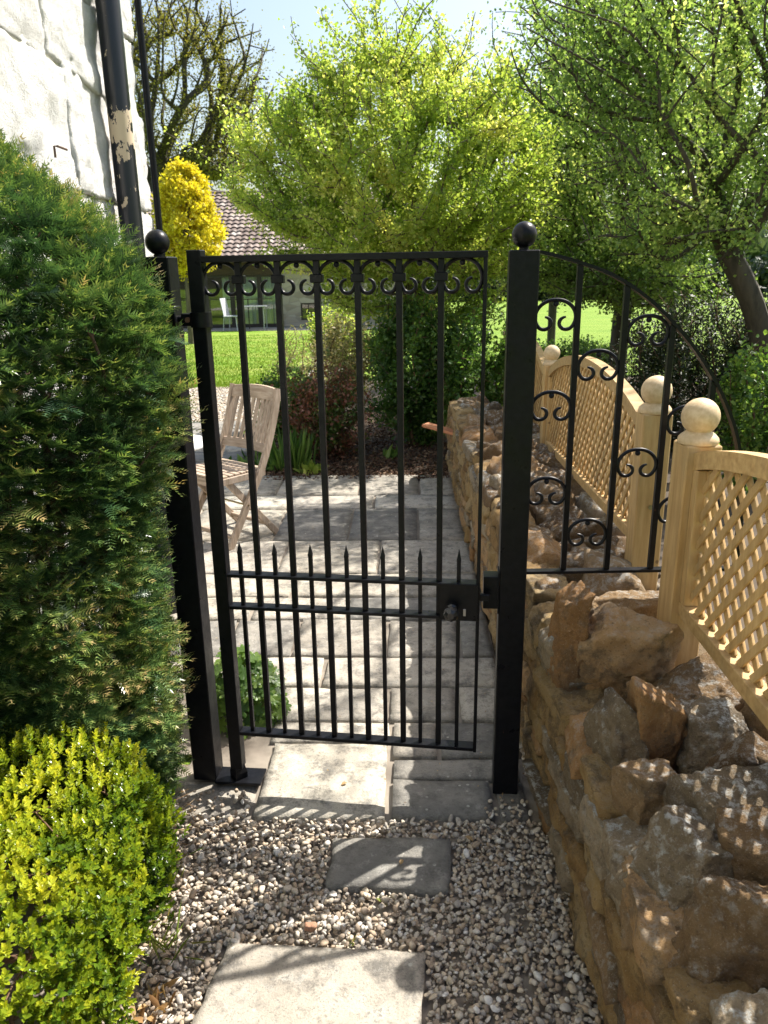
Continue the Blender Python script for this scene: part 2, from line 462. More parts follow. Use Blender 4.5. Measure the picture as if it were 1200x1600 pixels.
def grow(rng, base, top, tips, step=.12, wig=.03, start=.45, r0=.006, rexp=.48, trunk_bow=(0, 0, 0)):
    """grow limbs from a trunk to every tip; returns node positions, parents, radii"""
    base = np.array(base, float); top = np.array(top, float)
    cap = 400 + int(sum(np.linalg.norm(tips - top, axis=1)) / step * .9) + len(tips) * 4
    X = np.zeros((cap, 3)); par = np.full(cap, -1); n = 0
    nt_ = max(6, int(np.linalg.norm(top - base) / step))
    bow = np.array(trunk_bow, float)
    for i in range(nt_ + 1):
        t = i / nt_
        X[n] = base + (top - base) * t + bow * math.sin(PI * t) + (rng.normal(0, wig * .6, 3) * (0 < i)); par[n] = n - 1; n += 1
    first = int(nt_ * start)
    ok = np.zeros(cap, bool); ok[first:n] = True
    order = np.argsort(np.linalg.norm(tips - top, axis=1) + rng.uniform(0, .3, len(tips)))
    tipn = []
    for k in order:
        T = tips[k]
        idx = np.nonzero(ok[:n])[0]
        dv = T - X[idx]; d = np.linalg.norm(dv, axis=1)
        dt = np.linalg.norm(X[idx] - X[first], axis=1)
        back = np.einsum('ij,ij->i', dv, X[idx] - X[first] + np.array([0, 0, .25])) < 0
        sc = d * (1 + .8 * back) + .25 * dt
        j = idx[np.argmin(sc)]; a = X[j].copy(); dist = np.linalg.norm(T - a)
        m = max(1, int(dist / step))
        pd = X[j] - X[par[j]] if par[j] >= 0 else np.array([0, 0, 1.])
        pd = pd / max(np.linalg.norm(pd), 1e-6)
        cpt = a + pd * dist * .35 + np.array([0, 0, .05 * dist]) + rng.normal(0, dist * .06, 3)
        p = j
        for q in range(1, m + 1):
            t = q / m
            Y = (1 - t) ** 2 * a + 2 * t * (1 - t) * cpt + t * t * T + (rng.normal(0, wig, 3) if q < m else 0)
            if n >= cap: break
            X[n] = Y; par[n] = p; ok[n] = True; p = n; n += 1
        tipn.append(p)
    X = X[:n]; par = par[:n]
    cnt = np.zeros(n)
    cnt[np.array(tipn)] = 1
    for i in range(n - 1, 0, -1): cnt[par[i]] += max(cnt[i], .5)
    rad = r0 * np.maximum(cnt, 1) ** rexp
    main = np.full(n, -1); 
    for i in range(1, n):
        p = par[i]
        if main[p] < 0 or cnt[i] > cnt[main[p]]: main[p] = i
    mk = np.nonzero((par > 0) & (main >= 0))[0]
    for _ in range(4): X[mk] = .4 * X[mk] + .3 * X[par[mk]] + .3 * X[main[mk]]
    return X, par, rad, np.array(tipn)
def wood_mesh(name, X, par, rad, sides=5, rmin=0.0):
    i = np.nonzero((par >= 0) & (rad >= rmin))[0]; p = par[i]
    A = X[p]; B = X[i]; ra = np.minimum(rad[p], rad[i] * 1.35); rb = rad[i]
    D = unit(B - A); ref = np.array([.31, .87, .38]); S = unit(np.cross(D, ref)); T = np.cross(D, S)
    B = B + D * (rb * .3)[:, None]
    an = np.arange(sides) * 2 * PI / sides
    ring = S[:, None, :] * np.cos(an)[None, :, None] + T[:, None, :] * np.sin(an)[None, :, None]
    V = np.concatenate([A[:, None, :] + ring * ra[:, None, None], B[:, None, :] + ring * rb[:, None, None]], 1).reshape(-1, 3)
    b = (np.arange(len(i)) * 2 * sides)[:, None]; F = []
    for j in range(sides):
        j2 = (j + 1) % sides
        F.append(b + np.array([[j, j2, sides + j2, sides + j]]))
    F = np.stack(F, 1).reshape(-1, 4)
    return mesh_np(name, V, F, smooth=True)
def ellips(rng, n, c, r, lo=.0, zcut=None, power=.45):
    """points in an ellipsoid, denser outwards"""
    d = rdir(rng, n); q = rng.uniform(lo, 1, n) ** power
    lump = 1 + .16 * fbm(d * 2.2 + rng.uniform(0, 50), 3, 2)
    P = np.array(c) + d * (q * lump)[:, None] * np.array(r)
    return P
def tip_leaves(rng, X, par, tipn, per, back=3, spread=.06, size=(.02, .035), wr=.6, name='crown', kind='tri', upb=.3, depth_var=None, varf=None):
    """leaves strung along the last nodes of every twig"""
    src = []
    for t in tipn:
        k = t
        for _ in range(back):
            src.append(k); k = par[k]
            if k <= 0: break
    src = np.array(src); src = np.repeat(src, per)
    pp = par[src]; t = rng.uniform(0, 1, len(src))[:, None]
    P = X[pp] * (1 - t) + X[src] * t + rng.normal(0, spread, (len(src), 3))
    D = rdir(rng, len(P)) + np.array([0, 0, upb])
    Nn = rdir(rng, len(P)) + np.array([0, 0, .8])
    L = rng.uniform(*size, len(P))
    v = rng.uniform(0, 1, len(P)) if varf is None else varf(P, rng)
    return leaf_mesh(name, P, D, Nn, L, L * wr, v, kind)

def tree(name, label, seed, base, top, tips, leafm, bark, per=10, back=3, spread=.06, size=(.02, .035), step=.12, wig=.02, r0=.005, rexp=.48,
         start=.45, wr=.6, varf=None, kind='tri', bow=(0, 0, 0), cat='tree', group=None, sides=5, lname='crown', wname='trunk'):
    rng = np.random.default_rng(seed)
    X, par, rad, tipn = grow(rng, base, top, tips, step, wig, start, r0, rexp, bow)
    b = np.array(base, float)
    root = empty(name, label, cat, tuple(b), 0, group)
    ob(wname, wood_mesh(wname, X - b, par, rad, sides), bark, root)
    if per:
        me = tip_leaves(rng, X - b, par, tipn, per, back, spread, size, wr, lname, kind, varf=varf)
        ob(lname, me, leafm, root)
    return root

# ================================================================== SETTING
def sheet(name, pts, z, m, res=None, seed=0, amp=0.0):
    """flat polygon sheet"""
    mb = MB(); mb.add([(x, y, z) for x, y in pts], [tuple(range(len(pts)))])
    return structure(mb.build(name, m))
m_soil = simple('dark_soil', (.05, .036, .024), .95, 14, (.10, .075, .05), .6)
m_bed = simple('gravel_bed_earth', (.16, .13, .10), .95, 60, (.30, .26, .21), .6)
def m_grass(name, a, b_, c, stripe=True):
    m, nt, N, L, b = mat(name)
    p = pos(nt)
    f = noise(nt, 1.2, 8, .65, pos(nt, (.45, 1.6, 1)))
    f2 = noise(nt, 70, 6, .7, p)
    col = ramp(nt, mth(nt, 'ADD', mth(nt, 'MULTIPLY', f, .75), mth(nt, 'MULTIPLY', f2, .3)), [(.36, a), (.5, b_), (.64, c)])
    L.new(col, b.inputs['Base Color']); b.inputs['Roughness'].default_value = .8
    b.inputs['Specular IOR Level'].default_value = .2
    bump(nt, b, f2, .8, .03)
    return m
m_lawn = m_grass('lawn_grass', (.10, .21, .012), (.16, .27, .022), (.30, .34, .075))
m_field = m_grass('meadow_grass', (.10, .19, .012), (.15, .25, .02), (.20, .28, .035))

g = MB(); g.add([(-500, -60, -.045), (500, -60, -.045), (500, 900, -.045), (-500, 900, -.045)], [(0, 1, 2, 3)])
structure(g.build('ground', m_field))
sheet('gravel_path_bed', [(-1.9, -1.5), (.62, -1.5), (.62, 2.3), (-1.9, 2.3)], -.022, m_bed)
sheet('planting_bed', [(-1.6, 5.9), (-.2, 5.9), (5.5, 5.9), (5.5, 12.5), (-1.2, 12.5), (-1.25, 9.5), (-1.5, 8.4)], -.028, m_soil)
sheet('wall_foot_soil', [(.25, 1.0), (6.5, -1.0), (6.5, 6.2), (.3, 6.2)], -.034, m_soil)
# hidden terrace behind the wall carries the fence and the shrubs there
# lawn with soft irregular outline and blades along its near edge
lawn_pts = [(-12, 11.75), (-1.9, 11.7), (-1.55, 13), (-1.35, 16), (-1.5, 20), (-2.0, 24.5), (-12, 24.9)]
sheet('lawn', lawn_pts, -.024, m_lawn)
sheet('terrace_before_far_house', [(-14, 24.9), (-1.7, 24.4), (.8, 24.6), (.8, 26.2), (-14, 26.2)], -.016, simple('pale_terrace', (.36, .33, .28), .9, 9, (.44, .4, .34), .3))
sheet('garden_path', [(-1.25, 13), (-.5, 13), (-.75, 24.5), (-1.9, 24.5), (-1.3, 18)], -.012, simple('grey_path', (.30, .28, .25), .9, 9, (.38, .35, .31), .3))

def blades(name, seed, n, region, h, w, m, lab=None, lean=.35):
    rng = np.random.default_rng(seed)
    P = region(rng, n); D = np.array([0, 0, 1.]) + rng.normal(0, lean, (n, 3)) * np.array([1, 1, .1])
    N_ = rdir(rng, n); Lh = rng.uniform(*h, n)
    me = leaf_mesh(name, P, D, N_, Lh, w, rng.uniform(0, 1, n), 'quad')
    o = ob(name, me, m); o['kind'] = 'stuff'
    return o
m_blade = m_leaf('grass_blade', [(0, (.09, .18, .012)), (.6, (.16, .27, .02)), (1, (.34, .36, .09))], .3, .5, 1.3, .2)
def lawn_reg(rng, n):
    y = 11.72 + (rng.uniform(0, 1, n) ** 1.6) * 11; x = rng.uniform(-7, 0, n) * .35 * y / 11 * 1.6 - 1.6
    return np.column_stack([x, y, np.full(n, -.03)])
blades('lawn_grass', 5, 36000, lawn_reg, (.03, .06), .012, m_blade)['label'] = 'short mown grass blades of the sunny lawn'

# ------------------------------------------------------------------ patio of sandstone slabs
PA = R(2.1)
PU = np.array([math.cos(PA), -math.sin(PA)]); PV = np.array([math.sin(PA), math.cos(PA)])
PO = np.array([0.0, 1.98])
def pw(u, v): return PO + PU * u + PV * v
patio = MB()
q = [pw(-.70, .0), pw(.44, .0), pw(.44, 4.25), pw(-4.5, 4.25), pw(-4.5, 6.9), pw(-8, 6.9), pw(-8, .35), pw(-.70, .35)]
patio.add([(a, b, -.02) for a, b in q], [tuple(range(8))])
m_joint = simple('jointing_mortar', (.15, .125, .1), .95, 40, (.27, .235, .19), .6)
patio_o = structure(patio.build('patio', m_joint))
prng = random.Random(4)
def slab(u0, u1, v0, v1, m, seed, gap=.006, z=0.0, near=True):
    c = [pw(u0 + gap, v0 + gap), pw(u1 - gap, v0 + gap), pw(u1 - gap, v1 - gap), pw(u0 + gap, v1 - gap)]
    c = [np.array(p) + np.array([prng.uniform(-.003, .003), prng.uniform(-.003, .003)]) for p in c]
    me = slab_mesh('paving_slab', c, z - .03, z + prng.uniform(-.003, .003), seed, .03 if near else .09, .0035, .008)
    return ob('paving_slab', me, m, patio_o)
# threshold slabs between the posts
slab(-.43, -.004, .0, .405, PAVE_C, 1)
slab(.0, .335, .0, .195, PAVE_G, 2, z=.004)
slab(.335, .44, .0, .195, PAVE_G, 21)
slab(.0, .44, .195, .315, PAVE_G, 3)
slab(-.70, -.43, -.0, .20, PAVE, 4, z=-.008)
rows = [.315, .545, .80, 1.055, 1.435, 1.715, 2.04, 2.6, 3.29, 3.64, 4.25]
cuts = [[-.002, .17, .44], [-.02, .25, .44], [-.30, .44], [-.04, .29, .44], [-.25, .44], [.02, .44], [-.12, .44], [.12, .44], [-.2, .44], [.14, .44]]
sd = 10
for r_ in range(len(rows) - 1):
    v0, v1 = rows[r_], rows[r_ + 1]
    cs = cuts[r_][::-1]
    u_hi = cs[0]
    lim = -.45 if v0 < .8 else -4.5
    for c_ in cs[1:]:
        sd += 1; slab(c_, u_hi, v0, v1, prng.choice([PAVE, PAVE_G, PAVE]), sd, near=v0 < 2.2); u_hi = c_
    while u_hi > lim:
        wdt = prng.choice([.3, .45, .45, .6, .6]) * prng.uniform(.92, 1.08)
        lo = max(u_hi - wdt, lim)
        if lo - lim < .15: lo = lim
        sd += 1
        v0b = .405 if (v0 < .4 and lo < -.01) else v0
        slab(lo, u_hi, v0b, v1, prng.choice([PAVE, PAVE, PAVE_C, PAVE_C, PAVE_G]), sd, near=v0 < 2.2)
        u_hi = lo
for v0, v1 in ((4.25, 4.75), (4.75, 5.2), (5.2, 5.8), (5.8, 6.3), (6.3, 6.8)):
    u_hi = -1.45 if v0 < 5.8 else -1.75
    while u_hi > -6.5:
        lo = u_hi - prng.choice([.5, .7, .9]); sd += 1
        slab(lo, u_hi, v0, v1, prng.choice([PAVE, PAVE_G]), sd, near=False, gap=.01); u_hi = lo

# stepping stones in the gravel
def stepping(corners, label, m, seed, z):
    c = np.array(corners); cen = c.mean(axis=0)
    me = slab_mesh('stepping_stone', c - cen, -.04, 0, seed, .02, .004, .008)
    o = ob('stepping_stone', me, m, None, (cen[0], cen[1], z)); tag(o, label, 'paving slab', 'stepping stones in the gravel')
    return o
stepping([(-.176, 1.702), (.163, 1.680), (.186, 1.882), (-.168, 1.893)], 'small square grey stepping stone sunk in the gravel just before the gate threshold', PAVE_G, 61, .012)
stepping([(-.47, 1.19), (.062, 1.19), (.087, 1.482), (-.408, 1.518)], 'large pale speckled stepping stone nearest the viewer with scroll shadows across it', PAVE_S, 62, .016)
# low kerb stone standing on edge at the left of the threshold
mb = MB(); mb.beam((-.655, 2.0, -.005), (-.69, 1.9, -.005), .03, .11, bev=.006)
o = mb.build('edging_stone', PAVE_C); tag(o, 'short upright stone edging at the foot of the yew left of the threshold', 'edging stone')

# ------------------------------------------------------------------ gravel
def ico():
    import bmesh
    bm = bmesh.new(); bmesh.ops.create_icosphere(bm, subdivisions=2, radius=1)
    V = np.array([v.co[:] for v in bm.verts]); F = np.array([[v.index for v in f.verts] for f in bm.faces]); bm.free()
    return V, F
IV, IF = ico()
def ico1():
    import bmesh
    bm = bmesh.new(); bmesh.ops.create_icosphere(bm, subdivisions=1, radius=1)
    V = np.array([v.co[:] for v in bm.verts]); F = np.array([[v.index for v in f.verts] for f in bm.faces]); bm.free()
    return V, F
IV1, IF1 = ico1()
def pebbles(name, P, size, seed, m, label, lo=False, col=None):
    IV, IF = (IV1, IF1) if lo else (globals()['IV'], globals()['IF'])
    rng = np.random.default_rng(seed); n = len(P)
    prot = []
    for k in range(24):
        V = IV * (1 + .16 * fbm(IV * 1.3 + k * 9.1, k, 2))[:, None]
        for _ in range(6):       # worn flats
            v = rng.normal(0, 1, 3); v /= np.linalg.norm(v); t = rng.uniform(.45, .8); dd = V @ v
            V = V - np.maximum(dd - t, 0)[:, None] * v * .85
        prot.append(V)
    prot = np.array(prot)
    kk = rng.integers(0, 24, n); V = prot[kk]
    sc = size[:, None] * np.column_stack([rng.uniform(.8, 1.25, n), rng.uniform(.6, .95, n), rng.uniform(.38, .7, n)]) * .5
    V = V * sc[:, None, :]
    a = rng.uniform(0, 2 * PI, n); tx = rng.normal(0, .45, n); ty = rng.normal(0, .45, n)
    ca, sa = np.cos(a), np.sin(a)
    def rot(V, i, j, c, s):
        x = V[:, :, i] * c[:, None] - V[:, :, j] * s[:, None]; y = V[:, :, i] * s[:, None] + V[:, :, j] * c[:, None]
        V = V.copy(); V[:, :, i] = x; V[:, :, j] = y; return V
    V = rot(V, 1, 2, np.cos(tx), np.sin(tx)); V = rot(V, 0, 2, np.cos(ty), np.sin(ty)); V = rot(V, 0, 1, ca, sa)
    V = (V + P[:, None, :]).reshape(-1, 3)
    F = (np.arange(n)[:, None, None] * len(IV) + IF[None]).reshape(-1, 3)
    me = mesh_np(name, V, F, True, np.repeat(rng.uniform(0, 1, n), len(IF)))
    o = ob(name, me, m); o['kind'] = 'stuff'; o['label'] = label
    return o
def m_pebble():
    m, nt, N, L, b = mat('mixed_river_gravel')
    a = N.new('ShaderNodeAttribute'); a.attribute_name = 'var'
    col = ramp(nt, a.outputs['Fac'], [(0, (.27, .21, .155)), (.14, (.38, .29, .20)), (.28, (.45, .385, .30)), (.42, (.35, .315, .275)), (.56, (.49, .43, .35)), (.7, (.51, .42, .31)), (.84, (.55, .50, .43)), (.96, (.64, .61, .56)), (1, (.42, .24, .16))], 'CONSTANT')
    col = mix(nt, col, (.16, .13, .1), ramp(nt, noise(nt, 130, 5, .65, pos(nt)), [(.5, (0,) * 3), (.75, (.6,) * 3)]))
    L.new(col, b.inputs['Base Color']); b.inputs['Roughness'].default_value = .75
    bump(nt, b, noise(nt, 260, 4, .6, pos(nt)), .3, .002)
    return m
M_PEB = m_pebble()
def gravel_points(seed, lay=None):
    rng = np.random.default_rng(seed)
    out = []; S = []
    for n, z0, z1, s0, s1 in lay or ((5600, -.010, .002, .013, .022), (1700, .0, .006, .016, .027), (200, .0, .006, .024, .032)):
        x = rng.uniform(-.80, .56, n); y = rng.uniform(.92, 2.02, n)
        s = rng.uniform(0, 1, n) ** 1.5 * (s1 - s0) + s0
        z = rng.uniform(z0, z1, n)
        ok = np.ones(n, bool)
        def inq(c, mg):
            c = np.array(c); r = np.ones(n, bool)
            for k in range(4):
                a = c[k]; b = c[(k + 1) % 4]; e = (b - a) / np.linalg.norm(b - a)
                r &= ((x - a[0]) * -e[1] + (y - a[1]) * e[0]) * 1 > mg
            return r
        for c in ([(-.176, 1.702), (.163, 1.680), (.186, 1.882), (-.168, 1.893)], [(-.47, 1.19), (.062, 1.19), (.087, 1.482), (-.408, 1.518)]):
            ok &= ~(inq(c, -.004 + .0) & (rng.uniform(0, 1, n) < .995))
        th = 1.98 - .036 * x
        ok &= ~((y > th - .006) & (x > -.45)); ok &= ~((y > 1.985) & (x <= -.45) & (rng.uniform(0, 1, n) < .6))
        out.append(np.column_stack([x, y, z])[ok]); S.append(s[ok])
    # a few pebbles strayed onto the threshold
    n = 46; x = np.concatenate([rng.uniform(-.68, -.44, 30), rng.uniform(.3, .44, 16)]); y = np.concatenate([rng.uniform(1.99, 2.12, 30), rng.uniform(1.97, 2.05, 16)])
    out.append(np.column_stack([x, y, np.full(n, .006)])); S.append(rng.uniform(.012, .024, n))
    return np.concatenate(out), np.concatenate(S)
GP, GS = gravel_points(11)
pebbles('gravel', GP, GS, 3, M_PEB, 'rounded buff and grey gravel around the stepping stones')
GP, GS = gravel_points(12, ((9500, -.018, -.003, .012, .020),))
pebbles('fine_gravel', GP, GS, 33, M_PEB, 'smaller gravel bedded between the larger pebbles', True)
rng = np.random.default_rng(8)
n = 5200; v = rng.uniform(.2, 4.2, n); e0 = pw(.44, 0); 
ux = .455 + rng.uniform(0, 1, n) * (.03 + .012 * v); W_ = PO + PU * ux[:, None] + PV * v[:, None]
pebbles('gravel_strip', np.column_stack([W_, rng.uniform(-.02, .0, n)]), rng.uniform(.010, .02, n), 4, M_PEB, 'narrow strip of gravel between the patio and the stone wall', True)
n = 9000; y = rng.uniform(8.75, 11.8, n); x = rng.uniform(-4.6, -1.0, n)
pebbles('far_gravel_path', np.column_stack([x, y, np.full(n, -.014)]), rng.uniform(.03, .055, n), 5, M_PEB, 'pale gravel path between the patio and the lawn', True)
sheet('far_gravel_bed', [(-9, 8.6), (-1.2, 8.6), (-1.0, 11.9), (-9, 11.9)], -.018, simple('pale_gravel_bed', (.30, .27, .22), .95, 50, (.45, .42, .37), .6))
Q, F = rock((.036, .028, .022), 77, 8, 9, .08, cut=(.5, .75), boxy=.75, k=14)
o = ob('brick_pebble', mesh_np('brick_pebble', Q, F, True), simple('red_brick_stone', (.28, .13, .075), .85, 60, (.42, .24, .15), .4), None, (-.205, 1.56, .014))
tag(o, 'reddish brown pebble above the far edge of the large stepping stone', 'pebble')

# ================================================================== IRONWORK
GY = R(-5.66)
P0 = Vector((-.607, 2.185, 0)); GU = Vector((math.cos(GY), math.sin(GY), 0)); GN = Vector((-GU.y, GU.x, 0))
def iron_post(X, label, ball_dx=0):
    c = P0 + GU * X + GN * .039
    root = empty('gate_post', label, 'gate post', c, GY, 'black iron gate posts')
    mb = MB(); mb.box((0, 0, .825), (.078, .078, 1.66), None, .003); mb.build('shaft', IRON, root)
    mb = MB(); prof = [(.013, 0), (.013, .006)]
    for k in range(15):
        a = -PI / 2 + .35 + (PI - .35) * k / 14
        prof.append((max(.033 * math.cos(a), .0004), .038 + .033 * math.sin(a)))
    mb.lathe(prof, (0, 0, 1.655), 32); mb.build('ball_finial', IRON, root, True)
    return root
lp = iron_post(-.004, 'black square iron gate post with ball finial beside the yew, hinge side')
rp = iron_post(.986, 'black square iron gate post with ball finial in front of the stone wall, latch side')
# latch keep on the right post
mb = MB(); mb.box((-.062, -.012, .695), (.046, .05, .102), None, .002); mb.box((-.0405, -.012, .695), (.004, .06, .13), None, .001)
mb.build('latch_keep', IRON, rp)
mb = MB(); mb.box((.043, -.02, 1.49), (.008, .05, .07), None, .002); mb.tube([(.045, -.02, 1.49), (.084, -.02, 1.49)], .009, 10)
mb.build('hinge_bracket', IRON, lp, True)
mb = MB(); mb.box((.118, -.02, .006), (.155, .085, .009), None, .002); mb.build('foot_plate', IRON, lp)

gate = empty('garden_gate', 'black wrought iron garden gate with scrolled top row and spear tipped dog bars, slightly ajar', 'gate', P0 + GU * .11 + GN * .012, R(-8.3))
def gx(X): return X - .11
# hinge stile and lock stile
mb = MB(); mb.box((0, 0, .86), (.040, .040, 1.62), None, .002); mb.lathe([(.03, .0), (.03, .02), (.021, .05)], (0, 0, .012), 4); mb.build('hinge_stile', IRON, gate)
mb = MB(); mb.box((gx(.886), 0, .91), (.010, .036, 1.468), None, .0015); mb.build('lock_stile', IRON, gate)
XR = gx(.881)
for z, h, nm in ((1.6455, .017, 'top_rail'), (.735, .010, 'middle_rail'), (.630, .010, 'middle_rail'), (.186, .012, 'bottom_rail')):
    x0 = .0205 if z < 1.6 else -.02
    x1 = XR if z < 1.6 else gx(.892)
    mb = MB(); mb.box(((x0 + x1) / 2, 0, z), (x1 - x0, .038, h), None, .0012); mb.build(nm, IRON, gate)
mains = [.225, .334, .441, .551, .662, .772]
for X in mains:
    mb = MB()
    for z0, z1 in ((.192, .625), (.635, .730), (.740, 1.637)): mb.box((gx(X), 0, (z0 + z1) / 2), (.0165, .0165, z1 - z0), None, .001)
    mb.build('bar', IRON, gate)
    mb = MB(); mb.box((gx(X), 0, 1.592), (.034, .024, .022), None, .002); mb.build('collar', IRON, gate)
dogs = [.170, .278, .388, .497, .606, .716, .829]
for X in dogs:
    mb = MB(); w = .0115
    for z0, z1 in ((.192, .625), (.635, .730), (.740, .80)): mb.box((gx(X), 0, (z0 + z1) / 2), (w, w, z1 - z0))
    h = w / 2; z = .80
    V = [(gx(X) + a * h, b * h, z) for a, b in ((-1, -1), (1, -1), (1, 1), (-1, 1))] + [(gx(X) + a * h * 1.15, b * h * 1.15, z + .008) for a, b in ((-1, -1), (1, -1), (1, 1), (-1, 1))] + [(gx(X), 0, z + .042)]
    F = [(i, (i + 1) % 4, 4 + (i + 1) % 4, 4 + i) for i in range(4)] + [(4 + i, 4 + (i + 1) % 4, 8) for i in range(4)]
    mb.add(V, F); mb.build('spear_bar', IRON, gate)
def scroll_path(Rr, r2, flat=1.0):
    """right half of a C scroll, from the crown outwards, down and curling in"""
    pts = []; x, z, h = 0.0, Rr * flat, 0.0
    ds = Rr * .09
    tot = 0
    while tot < R(372):
        pts.append((x, z))
        k = 1 / Rr if tot < R(120) else 1 / r2
        d = min(ds, R(14) / k); x += math.cos(h) * d; z += math.sin(h) * d * flat; h -= k * d; tot += k * d
    return pts
def scroll_mesh(Rr, r2, rad, flat=1.0):
    half = scroll_path(Rr, r2, flat)
    P = [(-x, 0, z) for x, z in half[::-1]] + [(x, 0, z) for x, z in half[1:]]
    mb = MB(); K = len(P)
    rr = [rad * min(1, .55 + .12 * min(i, K - 1 - i)) for i in range(K)]
    mb.tube(P, rr, 8)
    s = []
    for k in range(9):
        a = -PI / 2 + PI * k / 8; s.append((max(rad * 1.5 * math.cos(a), .0003), rad * 1.5 * math.sin(a)))
    mb.lathe(s, (0, 0, Rr * flat - rad * 2.0), 12)
    return mb.mesh('scroll', True)
sm = scroll_mesh(.049, .0180, .0052)
sm.materials.append(IRON)
cells = [.11] + mains + [.886]
for i in range(7):
    cx = (cells[i] + cells[i + 1]) / 2 + (.008 if i == 0 else (-.001 if i < 6 else -.002))
    s = ob('scroll', sm, None, gate, (gx(cx), 0, 1.588))
# lock
mb = MB(); mb.box((gx(.831), -.004, .6825), (.100, .034, .095), None, .0025); mb.box((gx(.831), -.022, .6825), (.112, .003, .115), None, .001)
mb.build('lock_case', IRON, gate)
mb = MB(); mb.lathe([(.017, 0), (.017, .008), (.010, .012), (.010, .024), (.020, .030), (.0235, .040), (.020, .050), (.010, .056)], (0, 0, 0), 8)
kn = mb.build('knob', simple('worn_black_knob', (.015, .015, .017), .25), gate); kn.rotation_euler = (R(90), 0, 0); kn.location = (gx(.811), -.0235, .663)
mb = MB(); mb.box((gx(.848), -.0245, .652), (.008, .003, .022), None, .0008); mb.build('keyhole_cover', simple('bare_steel', (.35, .35, .36), .35, metallic=1), gate)
mb = MB(); mb.box((gx(.905), 0, .693), (.03, .014, .02), None, .002); mb.build('latch_bolt', IRON, gate)
# hinge collar
mb = MB(); mb.tube([(0, 0, 1.468), (0, 0, 1.508)], .030, 16); mb.box((-.034, 0, 1.488), (.042, .022, .034), None, .003); mb.build('hinge_collar', IRON, gate, True)
mb = MB(); mb.tube([(-.034, -.0115, 1.488), (-.034, -.016, 1.488)], .0075, 10); mb.build('hinge_bolt', simple('rusty_bolt', (.12, .055, .03), .8, 200, (.2, .1, .05), .3), gate, True)

# arched side panel fixed between the post and the fence
AP = empty('arched_side_panel', 'black iron quarter arch panel with scrolls standing over the wall right of the gate', 'fence panel', (.415, 2.12, 0), 0)
ax = .415
arc = [(.41, 1.651), (.46, 1.640), (.525, 1.621), (.595, 1.597), (.658, 1.564), (.725, 1.517), (.785, 1.463), (.85, 1.393), (.911, 1.310), (.955, 1.235), (.992, 1.150), (1.015, 1.06), (1.03, .96), (1.035, .85), (1.037, .757)]
def smooth_curve(P, m=5):
    P = [Vector((p[0], 0, p[1])) for p in P]; P = [P[0] * 2 - P[1]] + P + [P[-1] * 2 - P[-2]]; out = []
    for i in range(1, len(P) - 2):
        for k in range(m):
            t = k / m; a, b, c, d = P[i - 1:i + 3]
            out.append(.5 * ((2 * b) + (c - a) * t + (2 * a - 5 * b + 4 * c - d) * t * t + (3 * b - a - 3 * c + d) * t ** 3))
    out.append(P[-2]); return out
arcp = [Vector((p.x - ax, 0, p.z)) for p in smooth_curve(arc)]
mb = MB(); K = len(arcp); V = []; F = []
for i, p in enumerate(arcp):
    t = (arcp[min(i + 1, K - 1)] - arcp[max(i - 1, 0)]).normalized(); nn = Vector((-t.z, 0, t.x))
    for a, b in ((-1, -1), (1, -1), (1, 1), (-1, 1)): V.append(p + nn * (b * .0045) + Vector((0, a * .012, 0)))
for i in range(K - 1):
    for j in range(4): F.append((i * 4 + j, i * 4 + (j + 1) % 4, i * 4 + 4 + (j + 1) % 4, i * 4 + 4 + j))
F += [(3, 2, 1, 0), tuple((K - 1) * 4 + j for j in range(4))]
mb.add(V, F); mb.build('arch_bar', IRON, AP)
def arch_z(x):
    for p, q in zip(arcp, arcp[1:]):
        if p.x <= x <= q.x: return p.z + (q.z - p.z) * (x - p.x) / max(q.x - p.x, 1e-6)
    return 1.2
for X in (.527, .655, .785, .911):
    x = X - ax; z1 = arch_z(x) - .004
    mb = MB(); mb.box((x, 0, (.757 + z1) / 2), (.0155, .0155, z1 - .757), None, .001); mb.build('bar', IRON, AP)
mb = MB(); mb.box((.31, 0, .752), (.63, .026, .009), None, .001); mb.build('bottom_rail', IRON, AP)
sm2 = scroll_mesh(.052, .0190, .0052, .86); sm2.materials.append(IRON)
for X, Z in [(.468, 1.486), (.468, 1.241), (.466, .996), (.591, 1.351), (.591, .869), (.720, 1.441), (.720, 1.075), (.850, 1.195), (.848, .935)]:
    ob('scroll', sm2, None, AP, (X - ax, 0, Z - .003))

# ================================================================== TRELLIS FENCE
def fence_post(x, y, rz, ztop, z0, label, w=.092):
    root = empty('fence_post', label, 'fence post', (x, y, z0), rz, 'softwood fence posts with ball caps')
    h = ztop - z0
    mb = MB(); mb.box((0, 0, h / 2), (w, w, h), None, .004); mb.build('post', TAN, root)
    pr = [(.050, 0), (.052, .006), (.050, .014), (.043, .022), (.032, .030), (.030, .036)]
    r0_ = .048
    for k in range(14):
        a = -PI / 2 + .68 + (PI - .68) * k / 13; pr.append((max(r0_ * math.cos(a), .0004), .030 + r0_ * .80 + r0_ * math.sin(a)))
    mb = MB(); mb.lathe(pr, (0, 0, h), 32); mb.build('ball_cap', simple('turned_softwood', (.50, .36, .20), .6, 9, (.60, .46, .28), .1), root, True)
    return root
fpA = (.822, 1.965); fpB = (.872, 2.44); fpC = (1.01, 4.62); fpD = (1.19, 7.4)
fence_post(*fpA, R(2), 1.168, .40, 'nearest pale wooden fence post with ball cap, just in front of the iron panel')
b_ = fence_post(*fpB, R(-3), 1.165, .40, 'second nearest wooden fence post with ball cap and a screw in its front face')
mb = MB(); mb.tube([(-.0, -.0465, .46), (-.0, -.049, .46)], .008, 10); mb.build('screw_head', simple('dull_screw', (.25, .22, .18), .4, metallic=1), b_)
fence_post(*fpC, R(-3), 1.07, .40, 'wooden fence post with ball cap at the far end of the arched trellis panel', .085)
